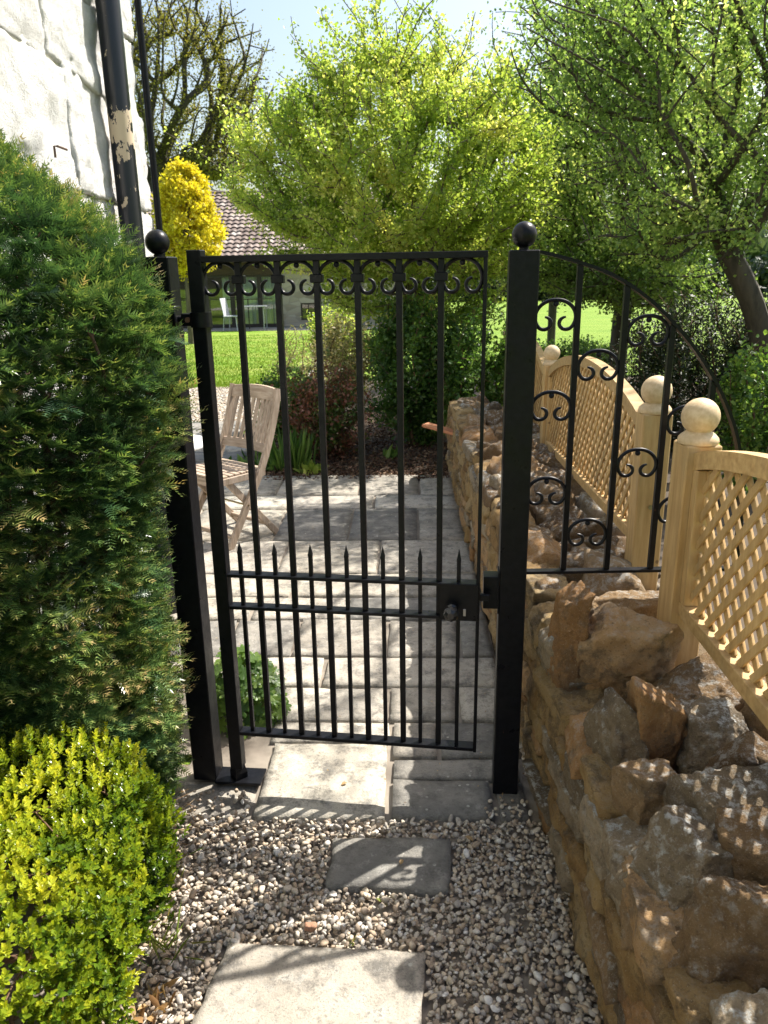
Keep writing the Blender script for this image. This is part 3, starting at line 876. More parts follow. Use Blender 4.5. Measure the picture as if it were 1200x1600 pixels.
fence_post(*fpD, R(-3), .985, .35, 'farthest wooden fence post with ball cap peeping past the iron post', .085)

def trellis(p0, p1, zt0, zt1, ztm, zb0, zb1, pitch_, sw, label, ang=R(48), rail=.045):
    p0 = Vector((*p0, 0)); p1 = Vector((*p1, 0)); d = p1 - p0; Ln = d.length; rz = math.atan2(d.y, d.x)
    root = empty('trellis_panel', label, 'trellis panel', (p0.x, p0.y, 0), rz, 'arched trellis panels along the wall')
    def top(u):
        t = min(max(u / Ln, 0), 1); base = zt0 + (zt1 - zt0) * t
        return base + (ztm - (zt0 + zt1) / 2) * (1 - (2 * t - 1) ** 2) ** .85
    def bot(u): return zb0 + (zb1 - zb0) * u / Ln
    # arched top rail
    K = 28; V = []; F = []
    for i in range(K + 1):
        u = Ln * i / K; z = top(u)
        du = Ln / K * .5; sl = (top(u + du) - top(u - du)) / (2 * du) if 0 < i < K else 0
        c = 1 / math.sqrt(1 + sl * sl); nx, nz = -sl * c, c
        if i in (0, K): nx, nz = 0, 1
        for a, b in ((-1, 0), (1, 0), (1, 1), (-1, 1)): V.append((u - nx * (1 - b) * rail, a * .0225, z - nz * (1 - b) * rail))
    for i in range(K):
        for j in range(4): F.append((i * 4 + j, i * 4 + 4 + j, i * 4 + 4 + (j + 1) % 4, i * 4 + (j + 1) % 4))
    F += [(0, 1, 2, 3), tuple(K * 4 + j for j in (3, 2, 1, 0))]
    mb = MB(); mb.add(V, F); mb.build('top_rail', TANH, root)
    mb = MB(); mb.beam((0, 0, bot(0) + .02), (Ln, 0, bot(Ln) + .02), .045, .04, bev=.002); mb.build('bottom_rail', TANH, root)
    for u in (.02, Ln - .02):
        mb = MB(); z0, z1 = bot(u) + .041, top(u) - rail * 1.02
        mb.box((u, 0, (z0 + z1) / 2), (.036, .044, z1 - z0), None, .002); mb.build('side_rail', TAN, root)
    ui0, ui1 = .036, Ln - .036
    for sgn in (1, -1):
        dx, dz = math.cos(ang) * sgn, math.sin(ang)
        nxx, nzz = -dz, dx
        span = (Ln + 1.0)
        cs = []
        lo = min(nxx * u + nzz * z for u in (0, Ln) for z in (.4, 1.4)); hi = max(nxx * u + nzz * z for u in (0, Ln) for z in (.4, 1.4))
        c = lo
        while c < hi:
            c += pitch_
            # line: nx*u+nz*z=c ; sample along direction
            best = None; run = None
            ts = np.linspace(-3, 3, 1201)
            uu = nxx * c + dx * ts; zz = nzz * c + dz * ts
            ins = [(ui0 < a < ui1) and (bot(a) + .036 < b < top(a) - rail + .006) for a, b in zip(uu, zz)]
            ii = [k for k, s_ in enumerate(ins) if s_]
            if len(ii) < 8: continue
            k0, k1 = ii[0], ii[-1]
            y = -.0038 * sgn
            mb = MB(); mb.beam((uu[k0], y, zz[k0]), (uu[k1], y, zz[k1]), .007, sw, up=(nxx, 0, nzz), bev=.0015); mb.build('slat', TAN, root)
    return root
dirn = (Vector(fpA) - Vector((.74, .1))).normalized()
trellis((fpA[0] - .003, fpA[1] - .048), (.745, .10), 1.150, 1.150, 1.262, .70, .70, .050, .0215, 'nearest trellis panel with diamond lattice and arched top at the right edge', R(47))
trellis((fpB[0] + .003, fpB[1] + .048), (fpC[0] - .003, fpC[1] - .044), 1.115, 1.045, 1.225, .70, .585, .052, .0215, 'arched diamond trellis panel in the middle, seen through the iron side panel', R(47))
trellis((fpC[0] + .003, fpC[1] + .044), (fpD[0], fpD[1] - .044), .99, .93, 1.15, .56, .50, .055, .0215, 'farthest trellis panel, only a sliver visible beside the iron post', R(47))
fence_post(.742, .05, R(2), 1.168, .40, 'wooden fence post at the near end of the lattice beyond the right edge')

# ================================================================== DRY STONE WALL
WALL = empty('dry_stone_wall', 'honey coloured rubble stone wall with rough upright coping stones running along the right of the path', 'wall', (.5, 2, 0))
def lw(x, y, z): return (x - .5, y - 2, z)
def face_x(y): return .462 + max(0, y - 2.0) * .019
mb = MB()
pts_y = [-.4, 1.0, 2.0, 3.0, 4.0, 5.0, 6.2]
for y0, y1 in zip(pts_y, pts_y[1:]):
    V = [lw(face_x(y0) + .026, y0, -.04), lw(1.05 + .05 * max(0, y0 - 2), y0, -.04), lw(1.05 + .05 * max(0, y1 - 2), y1, -.04), lw(face_x(y1) + .026, y1, -.04)]
    V += [(a, b, .40) for a, b, c in V]
    mb.add(V, [(3, 2, 1, 0), (4, 5, 6, 7), (0, 1, 5, 4), (1, 2, 6, 5), (2, 3, 7, 6), (3, 0, 4, 7)])
mb.build('mortar_core', MORTAR, WALL)
wr = random.Random(12)
def put_stone(c, dims, seed, m, n=8, rot=(0, 0, 0), planes=9, rough=.06, name='stone', parent=WALL, loc=lw, **k):
    Q, F = rock(dims, seed, n, planes, rough, **k)
    return ob(name, mesh_np(name, Q, F, True), m, parent, loc(*c), rot)
z = -.03; sd = 300
while z < .55:
    h = wr.uniform(.05, .10) if z > 0 else .10
    y = (.35 if z < .49 else 1.95) + wr.uniform(-.1, 0)
    while y < 6.15:
        far = y > 3.2
        L_ = wr.uniform(.10, .30) * (1.35 if far else 1)
        hh = h * wr.uniform(.85, 1.25); sd += 1
        m = wr.choices([S_FACE, S_ORANGE, S_GREY, S_GREY, S_BROWN], [6, 1.8, .8, .7 if z > .02 else 3, .8])[0]
        put_stone((face_x(y + L_ / 2) + .062 + wr.uniform(-.006, .006) + .02 * (z < 0), y + L_ / 2, z + h / 2 + wr.uniform(-.012, .012)), (.14, L_ * 1.0, hh * 1.02), sd, m,
                  13 if y < 2.6 else 6, (wr.uniform(-.12, .12), wr.uniform(-.05, .05), wr.uniform(-.04, .04)), 8, .05, cut=(.74, 1.0), boxy=.98, k=60, fine=.035)
        y += L_
    z += h * .97
# near coping stones, one by one: x, y, top z, (dx, dy, dz), rotation, material
cop = [
 (.495, 1.90, .80, (.075, .13, .40), (.12, .05, .15), S_ORANGE, 5), (.645, 1.90, .745, (.25, .19, .30), (.25, .16, -.2), S_ORANGE, 6),
 (.70, 2.14, .675, (.34, .13, .16), (.05, -.04, .06), S_BROWN, 7), (.80, 1.72, .665, (.25, .17, .28), (.2, .2, -.15), S_BROWN, 8),
 (.535, 1.585, .665, (.13, .20, .36), (.10, -.03, .08), S_GREY, 9), (.635, 1.575, .675, (.135, .13, .24), (-.05, .05, .05), S_ORANGE, 10),
 (.75, 1.535, .645, (.17, .14, .22), (.05, .05, -.12), S_GREY, 11), (.90, 1.55, .66, (.15, .15, .22), (.05, .1, .2), S_BROWN, 12),
 (.565, 1.395, .625, (.15, .14, .30), (.1, -.05, .12), S_BROWN, 13), (.755, 1.405, .635, (.18, .10, .2), (.1, .1, -.08), S_BROWN, 14),
 (.70, 1.265, .665, (.27, .17, .26), (.03, .03, .02), S_GREY, 15), (.565, 1.185, .625, (.20, .17, .30), (.1, .06, .10), S_GREY, 16),
 (.72, 1.115, .645, (.24, .13, .24), (.1, 0, -.1), S_BROWN, 17), (.585, 1.005, .64, (.24, .16, .32), (.12, 0, .06), S_BROWN, 18),
 (.72, .97, .62, (.20, .15, .26), (.05, 0, -.05), S_ORANGE, 19), (.575, .83, .62, (.22, .16, .30), (.1, 0, .1), S_GREY, 20),
 (.72, .80, .60, (.22, .16, .26), (.1, 0, .1), S_BROWN, 21), (.59, .65, .62, (.24, .16, .28), (.1, 0, .05), S_BROWN, 22), (.74, .62, .60, (.2, .16, .26), (.1, 0, .05), S_GREY, 27),
 (.90, 1.32, .62, (.2, .2, .25), (.1, 0, .1), S_BROWN, 23), (.90, 1.05, .60, (.2, .22, .25), (.1, 0, .1), S_GREY, 24), (.97, 1.8, .60, (.2, .3, .22), (.1, 0, .1), S_BROWN, 25), (.95, .7, .6, (.2, .3, .2), (0, 0, 0), S_BROWN, 26),
]
for x, y, zt, dm, ro, m, s_ in cop:
    put_stone((x, y, zt - dm[2] / 2), dm, s_ * 13 + 1, m, 28, ro, 8, .030, cut=(.46, .76), fine=.032, k=130, jit=.20, boxy=.90)
y = 2.24; k = 0
while y < 6.15:
    th = wr.uniform(.10, .17)
    for xa, xb in ((.045, .21), (.19, .37), (.35, .56)):
        k += 1; x0 = face_x(y) + xa; w = xb - xa
        zt = .62 + wr.uniform(-.02, .09) - (.05 if xa > .3 else 0)
        m = wr.choices([S_BROWN, S_ORANGE, S_GREY], [6, 1.5, 1.6])[0]
        dz = zt - .38
        put_stone((x0 + w / 2 - .01, y + th / 2 + wr.uniform(-.03, .03), zt - dz / 2), (w * 1.12, th * 1.12, dz), 900 + k, m, 11, (wr.uniform(-.1, .35), wr.uniform(-.3, .3), wr.uniform(-.35, .35)), 8, .04, cut=(.46, .8), k=90, jit=.2, fine=.03)
    y += th * .93
fv = []; ff = []; off = 0; fr = np.random.default_rng(55)
for i in range(420):
    yy = fr.uniform(.4, 6.1); xx = face_x(yy) + fr.uniform(.06, .56); sz = fr.uniform(.03, .075)
    Q, F = rock((sz, sz * fr.uniform(.6, 1.2), sz * .7), 5000 + i, 3, 4, .03)
    fv.append(Q + np.array(lw(xx, yy, fr.uniform(.39, .47 if yy < 2 else .52)))); ff.append(F + off); off += len(Q)
o = ob('rubble_fill', mesh_np('rubble_fill', np.concatenate(fv), np.concatenate(ff), False), S_BROWN, WALL); o['kind'] = 'stuff'
# terracotta tile poking out of the wall
mb = MB(); mb.box((0, 0, 0), (.30, .10, .022), None, .004)
o = mb.build('clay_tile', simple('terracotta', (.42, .16, .07), .8, 30, (.52, .24, .12), .3)); o.location = (.45, 5.75, .47); o.rotation_euler = (0, R(9), R(-32))
tag(o, 'orange terracotta tile jutting out of the far end of the stone wall', 'tile')

# ================================================================== NEAR HOUSE WITH DRAINPIPES
HX = -1.15
PIPE_Y, PIPE2_Y, CORNER_Y = 3.55, 4.13, 4.09
house = empty('stone_house', 'corner of the whitewashed rubble stone house with black drainpipes at the left', 'house', (HX, 2, 0))
def lh(x, y, z): return (x - HX, y - 2, z)
mb = MB(); mb.box(lh(-3.156, CORNER_Y - 2.45, 2.6), (4.0, 4.9, 5.2)); mb.build('wall_core', simple('pale_lime_mortar', (.62, .59, .53), .95, 30, (.72, .69, .63), .5), house)
hr = random.Random(5); z = 0; sd = 2000
while z < 4.6:
    h = hr.uniform(.26, .44); y = CORNER_Y + .02 - hr.uniform(0, .02); first = True
    while y > .3:
        L_ = hr.uniform(.4, .8)
        if first: L_ = hr.choice([.42, .26]); first = False
        sd += 1
        vis = z > 1.2 and y > 2
        put_stone((HX - .112 + hr.uniform(-.005, .006), y - L_ / 2, z + h / 2), (.24, L_ * 1.0, h * .99), sd, WHITE_STONE, 26 if vis else 8, (hr.uniform(-.03, .03), hr.uniform(-.008, .008), hr.uniform(-.008, .008)), 3, .034 if vis else .02, name='stone', parent=house, loc=lh, cut=(1.05, 1.3), fine=.016, boxy=.99, k=90, jit=.025)
        y -= L_
    z += h
def m_pipe():
    m, nt, N, L, b = mat('flaking_black_gloss')
    f = noise(nt, 26, 6, .62, coords(nt, 'Object', (1, 1, .55)))
    sx = N.new('ShaderNodeSeparateXYZ'); L.new(coords(nt, 'Object'), sx.inputs[0])
    band = ramp(nt, sx.outputs['Z'], [(0, (0,) * 3), (1, (1,) * 3)])
    mr = N.new('ShaderNodeMapRange'); mr.inputs[1].default_value = 1.85; mr.inputs[2].default_value = 2.35; L.new(sx.outputs['Z'], mr.inputs[0])
    bandc = ramp(nt, mr.outputs[0], [(0, (.02,) * 3), (.1, (.08,) * 3), (.45, (.11,) * 3), (.6, (.25,) * 3), (.8, (.22,) * 3), (.95, (.0,) * 3)])
    s = mth(nt, 'ADD', f, bandc)
    fac = ramp(nt, s, [(.68, (0,) * 3), (.69, (1,) * 3)])
    L.new(mix(nt, (.008, .009, .014), (.5, .40, .28), fac), b.inputs['Base Color'])
    L.new(ramp(nt, fac, [(0, (.28,) * 3), (1, (.85,) * 3)]), b.inputs['Roughness'])
    bump(nt, b, fac, .5, .002)
    return m
PIPE = m_pipe()
mb = MB(); mb.tube([(0, 0, 0), (0, 0, 4.8)], .048, 24, False); mb.tube([(0, 0, 3.0), (0, 0, 3.09)], .057, 24)
o = mb.build('drainpipe', PIPE, house, True); o.location = lh(-1.075, PIPE_Y, 0); o['label'] = 'thick black drainpipe with flaking paint'
mb = MB(); mb.box((-.035, 0, 2.75), (.05, .14, .03), None, .003); mb.build('pipe_bracket', IRON, o)
mb = MB(); mb.tube([(0, 0, 0), (0, 0, 4.8)], .017, 12, False)
o = mb.build('waste_pipe', IRON, house, True); o.location = lh(-1.11, PIPE2_Y, 0); o['label'] = 'thin black pipe at the house corner'
mb = MB(); mb.tube([(0, 0, -.035), (0, 0, 0), (.012, .0, .0), (.014, .075, 0)], .004, 6); o = mb.build('wall_hook', simple('rusty_wire', (.10, .06, .04), .8), house); o.location = lh(HX + .055, 2.85, 2.03)

# ================================================================== CHAIR, TABLE
ch = empty('folding_chair', 'weathered slatted wooden folding chair standing on the patio behind the gate', 'chair', (-.983, 4.72, 0.0), R(-40.2))
sp = [(-.20, .0), (-.04, .25), (.10, .47), (.20, .70), (.27, .93)]
for sx in (.215, -.215):
    mb = MB(); K = len(sp); V = []; F = []
    dense = [Vector((sx, p.x, p.z)) for p in smooth_curve(sp, 4)]
    for i, p in enumerate(dense):
        t = (dense[min(i + 1, len(dense) - 1)] - dense[max(i - 1, 0)]).normalized(); nn = Vector((0, -t.z, t.y)); w = .021
        for a, b in ((-1, -1), (1, -1), (1, 1), (-1, 1)): V.append(p + nn * (b * w) + Vector((a * .012, 0, 0)))
    for i in range(len(dense) - 1):
        for j in range(4): F.append((i * 4 + j, i * 4 + 4 + j, i * 4 + 4 + (j + 1) % 4, i * 4 + (j + 1) % 4))
    F += [(0, 1, 2, 3), tuple((len(dense) - 1) * 4 + j for j in (3, 2, 1, 0))]
    mb.add(V, F); mb.build('back_post', TEAK, ch)
    mb = MB(); s2 = sx * .86
    mb.beam((s2, .215, .0), (s2, -.17, .43), .022, .040, up=(0, 1, 1), bev=.003); mb.build('leg', TEAK, ch)
    mb = MB(); mb.beam((sx * .93, -.24, .425), (sx * .93, .13, .425), .022, .042, bev=.003); mb.build('seat_rail', TEAK, ch)
TEAKX = m_wood('weathered_teak_cross', (.27, .20, .14), (.40, .31, .235), (.52, .43, .34), (6, 70, 70), rough=.75, knots=False)
for i in range(8):
    mb = MB(); yy = -.225 + i * .047; mb.box((0, yy, .453), (.40, .036, .012), None, .002); mb.build('seat_slat', TEAKX, ch)
def backpt(t):   # along the back post above the seat
    a, b = Vector((0, .125, .52)), Vector((0, .268, .92)); return a + (b - a) * t
def arcrail(z0, z1, y0, y1, h, bow, name):
    mb = MB(); V = []; F = []; n_ = 12
    for i in range(n_ + 1):
        x = -.205 + .41 * i / n_; q = bow * (1 - (x / .205) ** 2); ex = (.012 * (1 - (x / .205) ** 2) if name == 'top_rail' else 0)
        for a, b in ((-1, 0), (1, 0), (1, 1), (-1, 1)): V.append((x, (y0 if b == 0 else y1) + q + a * .010, (z0 if b == 0 else z1 + ex)))
    for i in range(n_):
        for j in range(4): F.append((i * 4 + j, i * 4 + (j + 1) % 4, i * 4 + 4 + (j + 1) % 4, i * 4 + 4 + j))
    F += [(3, 2, 1, 0), tuple(n_ * 4 + j for j in range(4))]
    mb.add(V, F); mb.build(name, TEAKX, ch)
arcrail(.855, .925, .245, .268, .07, .03, 'top_rail')
arcrail(.545, .60, .137, .155, .05, .03, 'lower_back_rail')
for i in range(8):
    x = -.165 + i * .0471; q = .03 * (1 - (x / .205) ** 2)
    mb = MB(); mb.beam((x, .150 + q, .598), (x, .246 + q, .858), .030, .010, up=(0, -1, .3), bev=.002); mb.build('back_slat', TEAK, ch)
for (y_, z_) in ((-.155, .065), (.15, .075)):
    mb = MB(); mb.beam((-.2, y_, z_), (.2, y_, z_), .03, .022, bev=.003); mb.build('stretcher', TEAKX, ch)
mb = MB(); mb.beam((-.2, -.235, .42), (.2, -.235, .42), .02, .05, bev=.003); mb.build('front_rail', TEAKX, ch)
mb = MB(); mb.tube([(-.23, -.04, .25), (.23, -.04, .25)], .006, 8); mb.build('pivot_rod', simple('brass_rod', (.3, .22, .1), .4, metallic=1), ch, True)

tb = empty('round_table', 'small round white topped table half hidden behind the left gate post', 'table', (-1.22, 4.22, 0))
WM = simple('white_painted_metal', (.8, .8, .78), .35)
mb = MB(); mb.lathe([(.0, .700), (.235, .700), (.243, .706), (.243, .716), (.235, .722), (.0, .722)], (0, 0, 0), 48); mb.build('tabletop', WM, tb, True)
mb = MB(); mb.tube([(0, 0, .02), (0, 0, .70)], .022, 16); mb.build('pedestal', WM, tb, True)
mb = MB(); mb.lathe([(.16, 0), (.16, .012), (.05, .03), (.024, .05)], (0, 0, 0), 24); mb.build('base', WM, tb, True)

# ================================================================== FAR HOUSE
FY = 26.0
fh = empty('far_house', 'long stone barn house with clay tiled roof and glass doors beyond the lawn', 'house', (-5, FY, 0))
def m_rubble():
    m, nt, N, L, b = mat('rubble_walling')
    v = N.new('ShaderNodeTexVoronoi'); v.feature = 'DISTANCE_TO_EDGE'; v.inputs['Scale'].default_value = 1
    p = coords(nt, 'Object', (2.6, 2.6, 5.5)); L.new(p, v.inputs['Vector'])
    v2 = N.new('ShaderNodeTexVoronoi'); v2.inputs['Scale'].default_value = 1; L.new(p, v2.inputs['Vector'])
    sx = N.new('ShaderNodeSeparateColor'); L.new(v2.outputs['Color'], sx.inputs[0])
    col = ramp(nt, sx.outputs[0], [(0, (.25, .21, .16)), (.5, (.38, .33, .26)), (1, (.48, .43, .36))])
    col = mix(nt, (.34, .30, .25), col, ramp(nt, v.outputs['Distance'], [(.02, (0,) * 3), (.06, (1,) * 3)]))
    L.new(col, b.inputs['Base Color']); b.inputs['Roughness'].default_value = .9
    bump(nt, b, v.outputs['Distance'], .6, .05); return m
RUB = m_rubble()
def fb(mb, x0, x1, y0, y1, z0, z1): mb.box(((x0 + x1) / 2 + 5, (y0 + y1) / 2 - FY, (z0 + z1) / 2), (x1 - x0, y1 - y0, z1 - z0)); return mb
mb = MB()
fb(mb, -3.35, -2.62, FY, FY + .5, 0, 2.12); mb.build('wall', RUB, fh)
for a in ((-2.62, -2.12, 0, .2), (-2.62, -2.12, .74, 2.12), (-2.12, 1.5, 0, 2.12), (-14, -7.3, 0, 2.12)):
    mb = MB(); fb(mb, a[0], a[1], FY, FY + .5, a[2], a[3]); mb.build('wall', RUB, fh)
mb = MB(); fb(mb, -14, 1.5, FY + 7.0, FY + 8, 0, 2.12); mb.build('rear_wall', RUB, fh)
mb = MB(); fb(mb, -14, 1.5, FY + .5, FY + 7.5, -.02, .0); mb.build('floor', simple('inside_floor', (.12, .09, .06), .5), fh)
mb = MB(); fb(mb, -7.3, -3.35, FY + .02, FY + .45, 1.66, 2.12); mb.build('lintel', simple('dark_oak_beam', (.045, .03, .02), .8, 12, (.09, .06, .04), .4), fh)
DW = simple('dark_window_frame', (.03, .022, .018), .5)
m, nt, N, L, b = mat('window_glass'); setc(b, (.02, .025, .025)); b.inputs['Roughness'].default_value = .02; b.inputs['Specular IOR Level'].default_value = .5
tr_ = N.new('ShaderNodeBsdfTransparent'); tr_.inputs[0].default_value = (.86, .9, .88, 1); gl_ = N.new('ShaderNodeBsdfGlossy'); gl_.inputs['Roughness'].default_value = .02
fr_ = N.new('ShaderNodeFresnel'); fr_.inputs[0].default_value = 1.5; ms_ = N.new('ShaderNodeMixShader'); L.new(mth(nt, 'ADD', fr_.outputs[0], .06), ms_.inputs[0]); L.new(tr_.outputs[0], ms_.inputs[1]); L.new(gl_.outputs[0], ms_.inputs[2]); L.new(ms_.outputs[0], N['Material Output'].inputs['Surface'])
GLASS = m
CURT = simple('pale_curtain', (.80, .85, .82), .9)
dx_ = [-7.3, -6.3, -5.75, -4.85, -3.95, -3.35]
for i in range(5):
    x0, x1 = dx_[i], dx_[i + 1]
    d = MB(); fb(d, x0 + .001, x0 + .07, FY + .1, FY + .17, 0, 1.655); fb(d, x1 - .07, x1 - .001, FY + .1, FY + .17, 0, 1.655); fb(d, x0 + .07, x1 - .07, FY + .1, FY + .17, 1.58, 1.655); fb(d, x0 + .07, x1 - .07, FY + .1, FY + .17, 0, .1)
    dd = d.build('glass_door', DW, fh)
    gp_ = MB(); fb(gp_, x0 + .07, x1 - .07, FY + .125, FY + .14, .1, 1.58); gp_.build('pane', GLASS, dd)
    hd = MB(); fb(hd, x1 - .05, x1 - .03, FY + .05, FY + .1, .95, 1.1); hd.build('handle', DW, dd)
def curtain(x0, x1, z0=.02, z1=1.62):
    mb = MB(); n_ = int((x1 - x0) / .025); V = []; 
    for i in range(n_ + 1):
        x = x0 + (x1 - x0) * i / n_; yy = FY + .32 + .03 * math.sin(i * 1.15) + .012 * math.sin(i * .37)
        V += [(x + 5, yy - FY, z0), (x + 5, yy - FY, z1)]
    mb.add(V, [(2 * i, 2 * i + 2, 2 * i + 3, 2 * i + 1) for i in range(n_)]); mb.build('curtain', CURT, fh, True)
curtain(-7.25, -6.9); curtain(-5.2, -4.9); curtain(-4.78, -4.05); curtain(-3.98, -3.40)
wf = MB(); fb(wf, -2.62, -2.12, FY + .04, FY + .1, .2, .25); fb(wf, -2.62, -2.12, FY + .04, FY + .1, .69, .74); fb(wf, -2.62, -2.57, FY + .04, FY + .1, .25, .69); fb(wf, -2.17, -2.12, FY + .04, FY + .1, .25, .69); fb(wf, -2.385, -2.355, FY + .04, FY + .1, .25, .69); fb(wf, -2.57, -2.385, FY + .04, FY + .1, .45, .48); fb(wf, -2.355, -2.17, FY + .04, FY + .1, .45, .48)
wo = wf.build('window', DW, fh)
gp_ = MB(); fb(gp_, -2.57, -2.17, FY + .065, FY + .075, .25, .69); gp_.build('pane', GLASS, wo)
# glass balustrade rail in front of the doors
mb = MB(); 
for x in (-6.6, -5.4, -4.2): fb(mb, x, x + .03, FY - .9, FY - .87, 0, .9)
fb(mb, -7.2, -3.4, FY - .9, FY - .87, .9, .93)
mb.build('railing', DW, fh)
# clay tiled roof: rolled tiles with stepped courses
rx0, rx1 = -15.0, 2.0; ry0, ry1, rz0, rz1 = FY - .45, FY + 3.6, 2.16, 4.42
m, nt, N, L, b = mat('clay_pantiles')
v2 = N.new('ShaderNodeTexVoronoi'); v2.inputs['Scale'].default_value = 1; v2.inputs['Randomness'].default_value = .3; L.new(coords(nt, 'Object', (4.2, 2.5, 4.0)), v2.inputs['Vector'])
sx = N.new('ShaderNodeSeparateColor'); L.new(v2.outputs['Color'], sx.inputs[0])
col = ramp(nt, sx.outputs[0], [(0, (.13, .095, .08)), (.4, (.21, .16, .135)), (.8, (.31, .245, .21)), (1, (.38, .335, .30))])
col = mix(nt, col, (.10, .075, .06), ramp(nt, noise(nt, 1.3, 8, .7, coords(nt, 'Object')), [(.45, (0,) * 3), (.7, (.65,) * 3)]))
L.new(col, b.inputs['Base Color']); b.inputs['Roughness'].default_value = .85
TILE = m
nr = 17; pitchx = .215; nx = int((rx1 - rx0) / pitchx) * 6
xs = np.linspace(rx0, rx1, nx + 1); prof = .055 * np.abs(np.sin(xs / pitchx * PI)) ** .7
V = []; F = []
for r_ in range(nr):
    for e in (0, 1):
        t = (r_ + e * 1.12) / nr; y = ry0 + (ry1 - ry0) * t - FY; zb = rz0 + (rz1 - rz0) * t + (.045 if e == 0 else .0)
        V.append(np.column_stack([xs + 5, np.full(nx + 1, y), zb + prof]))
    a = (r_ * 2) * (nx + 1); i = np.arange(nx)
    F.append(np.column_stack([a + i, a + i + 1, a + nx + 1 + i + 1, a + nx + 1 + i]))
o = ob('roof_tiles', mesh_np('roof_tiles', np.concatenate(V), np.concatenate(F), False), TILE, fh); o['kind'] = 'stuff'; o['label'] = 'weathered reddish clay roof tiles'
mb = MB(); mb.prism([(rx0 + 5, ry0 - FY, rz0 - .04), (rx0 + 5, ry1 - FY, rz1 - .04), (rx0 + 5, 7.65, rz0 - .04)], (0, 0, 0), (rx1 - rx0, 0, 0)); mb.build('roof', simple('roof_underside', (.12, .07, .05), .9), fh)
mb = MB(); mb.tube([(rx0 + 5, ry0 - FY - .05, rz0 - .03), (rx1 + 5, ry0 - FY - .05, rz0 - .03)], .055, 10); mb.build('gutter', DW, fh, True)
mb = MB(); mb.tube([(rx0 + 5, ry1 - FY, rz1 + .02), (rx1 + 5, ry1 - FY, rz1 + .02)], .10, 10); mb.build('ridge', TILE, fh, True)
# white chair and table on the far terrace
CHW = simple('off_white_plastic', (.5, .52, .54), .5)
def patio_chair(x, y, rz, lab):
    t = empty('patio_chair', lab, 'chair', (x, y, -.014), rz)
    mb = MB(); mb.box((0, 0, .44), (.45, .45, .03), None, .01); mb.build('seat', CHW, t)
    mb = MB(); mb.beam((0, .2, .45), (0, .30, .98), .42, .02, up=(0, 1, 0), bev=.005); mb.build('backrest', CHW, t)
    for a in (-1, 1):
        for b in (-1, 1):
            mb = MB(); mb.beam((a * .2, b * .2, .43), (a * .23, b * .24, 0), .02, .02); mb.build('leg', CHW, t)
patio_chair(-4.62, 24.7, R(75), 'white garden chair on the far terrace before the glass doors')
GM = simple('dull_grey_metal', (.30, .32, .33), .5)
t = empty('terrace_table', 'pale rectangular garden table on the far terrace in front of the glass doors', 'table', (-4.0, 24.9, -.014))
mb = MB(); mb.box((0, 0, .72), (.9, .7, .03), None, .005); mb.build('tabletop', GM, t)
for a in (-1, 1):
    for b in (-1, 1):
        mb = MB(); mb.beam((a * .36, b * .3, .7), (a * .36, b * .3, 0), .03, .03); mb.build('leg', GM, t)

# ================================================================== VEGETATION
BARK = m_bark('grey_brown_bark', (.07, .055, .04), (.17, .14, .10))
BARK_D = m_bark('dark_bark', (.035, .03, .022), (.085, .07, .05))
TWIG = simple('brown_twig', (.10, .055, .03), .85, 30, (.16, .09, .05), .2)
L_HAW = m_leaf('hawthorn_leaf', [(0, (.12, .20, .035)), (.4, (.25, .35, .065)), (.75, (.40, .47, .12)), (1, (.60, .60, .22))], .55, .36, 1.6)
L_MID = m_leaf('spring_leaf', [(0, (.075, .14, .04)), (.45, (.16, .255, .07)), (.8, (.29, .39, .12)), (1, (.50, .55, .24))], .52, .34, 1.6)
L_OAK = m_leaf('olive_bud_leaf', [(0, (.14, .15, .025)), (.6, (.24, .24, .045)), (1, (.34, .30, .07))], .4, .6, 1.2)
L_GOLD = m_leaf('golden_leaf', [(0, (.46, .40, .02)), (.5, (.70, .60, .04)), (1, (.82, .74, .08))], .42, .5, 1.25)
L_YEW = m_leaf('yew_needle', [(0, (.018, .048, .024)), (.35, (.045, .10, .038)), (.6, (.10, .18, .05)), (.82, (.26, .32, .09)), (1, (.48, .36, .16))], .32, .30, 1.4, .7)
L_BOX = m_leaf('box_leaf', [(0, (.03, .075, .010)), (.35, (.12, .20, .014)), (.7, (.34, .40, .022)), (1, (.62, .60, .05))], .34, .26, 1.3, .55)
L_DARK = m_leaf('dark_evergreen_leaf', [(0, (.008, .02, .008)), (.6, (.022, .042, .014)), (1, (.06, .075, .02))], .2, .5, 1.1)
L_SHRUB = m_leaf('green_shrub_leaf', [(0, (.035, .085, .02)), (.5, (.09, .18, .035)), (1, (.22, .33, .07))], .45, .38, 1.5)
L_RED = m_leaf('bronze_leaf', [(0, (.06, .12, .02)), (.4, (.10, .14, .03)), (.55, (.12, .055, .03)), (.8, (.22, .08, .045)), (1, (.36, .17, .11))], .35, .45, 1.2)
L_PALE = m_leaf('pale_shrub_leaf', [(0, (.14, .16, .06)), (.5, (.28, .28, .12)), (1, (.42, .36, .22))], .4, .5, 1.2)
def clumpvar(scale, lo=.15, hi=.85, seed=0):
    def f(P, rng): return np.clip((fbm(P * scale + seed, seed, 3) * .38 + .5) + rng.normal(0, .16, len(P)), 0, 1)
    return f

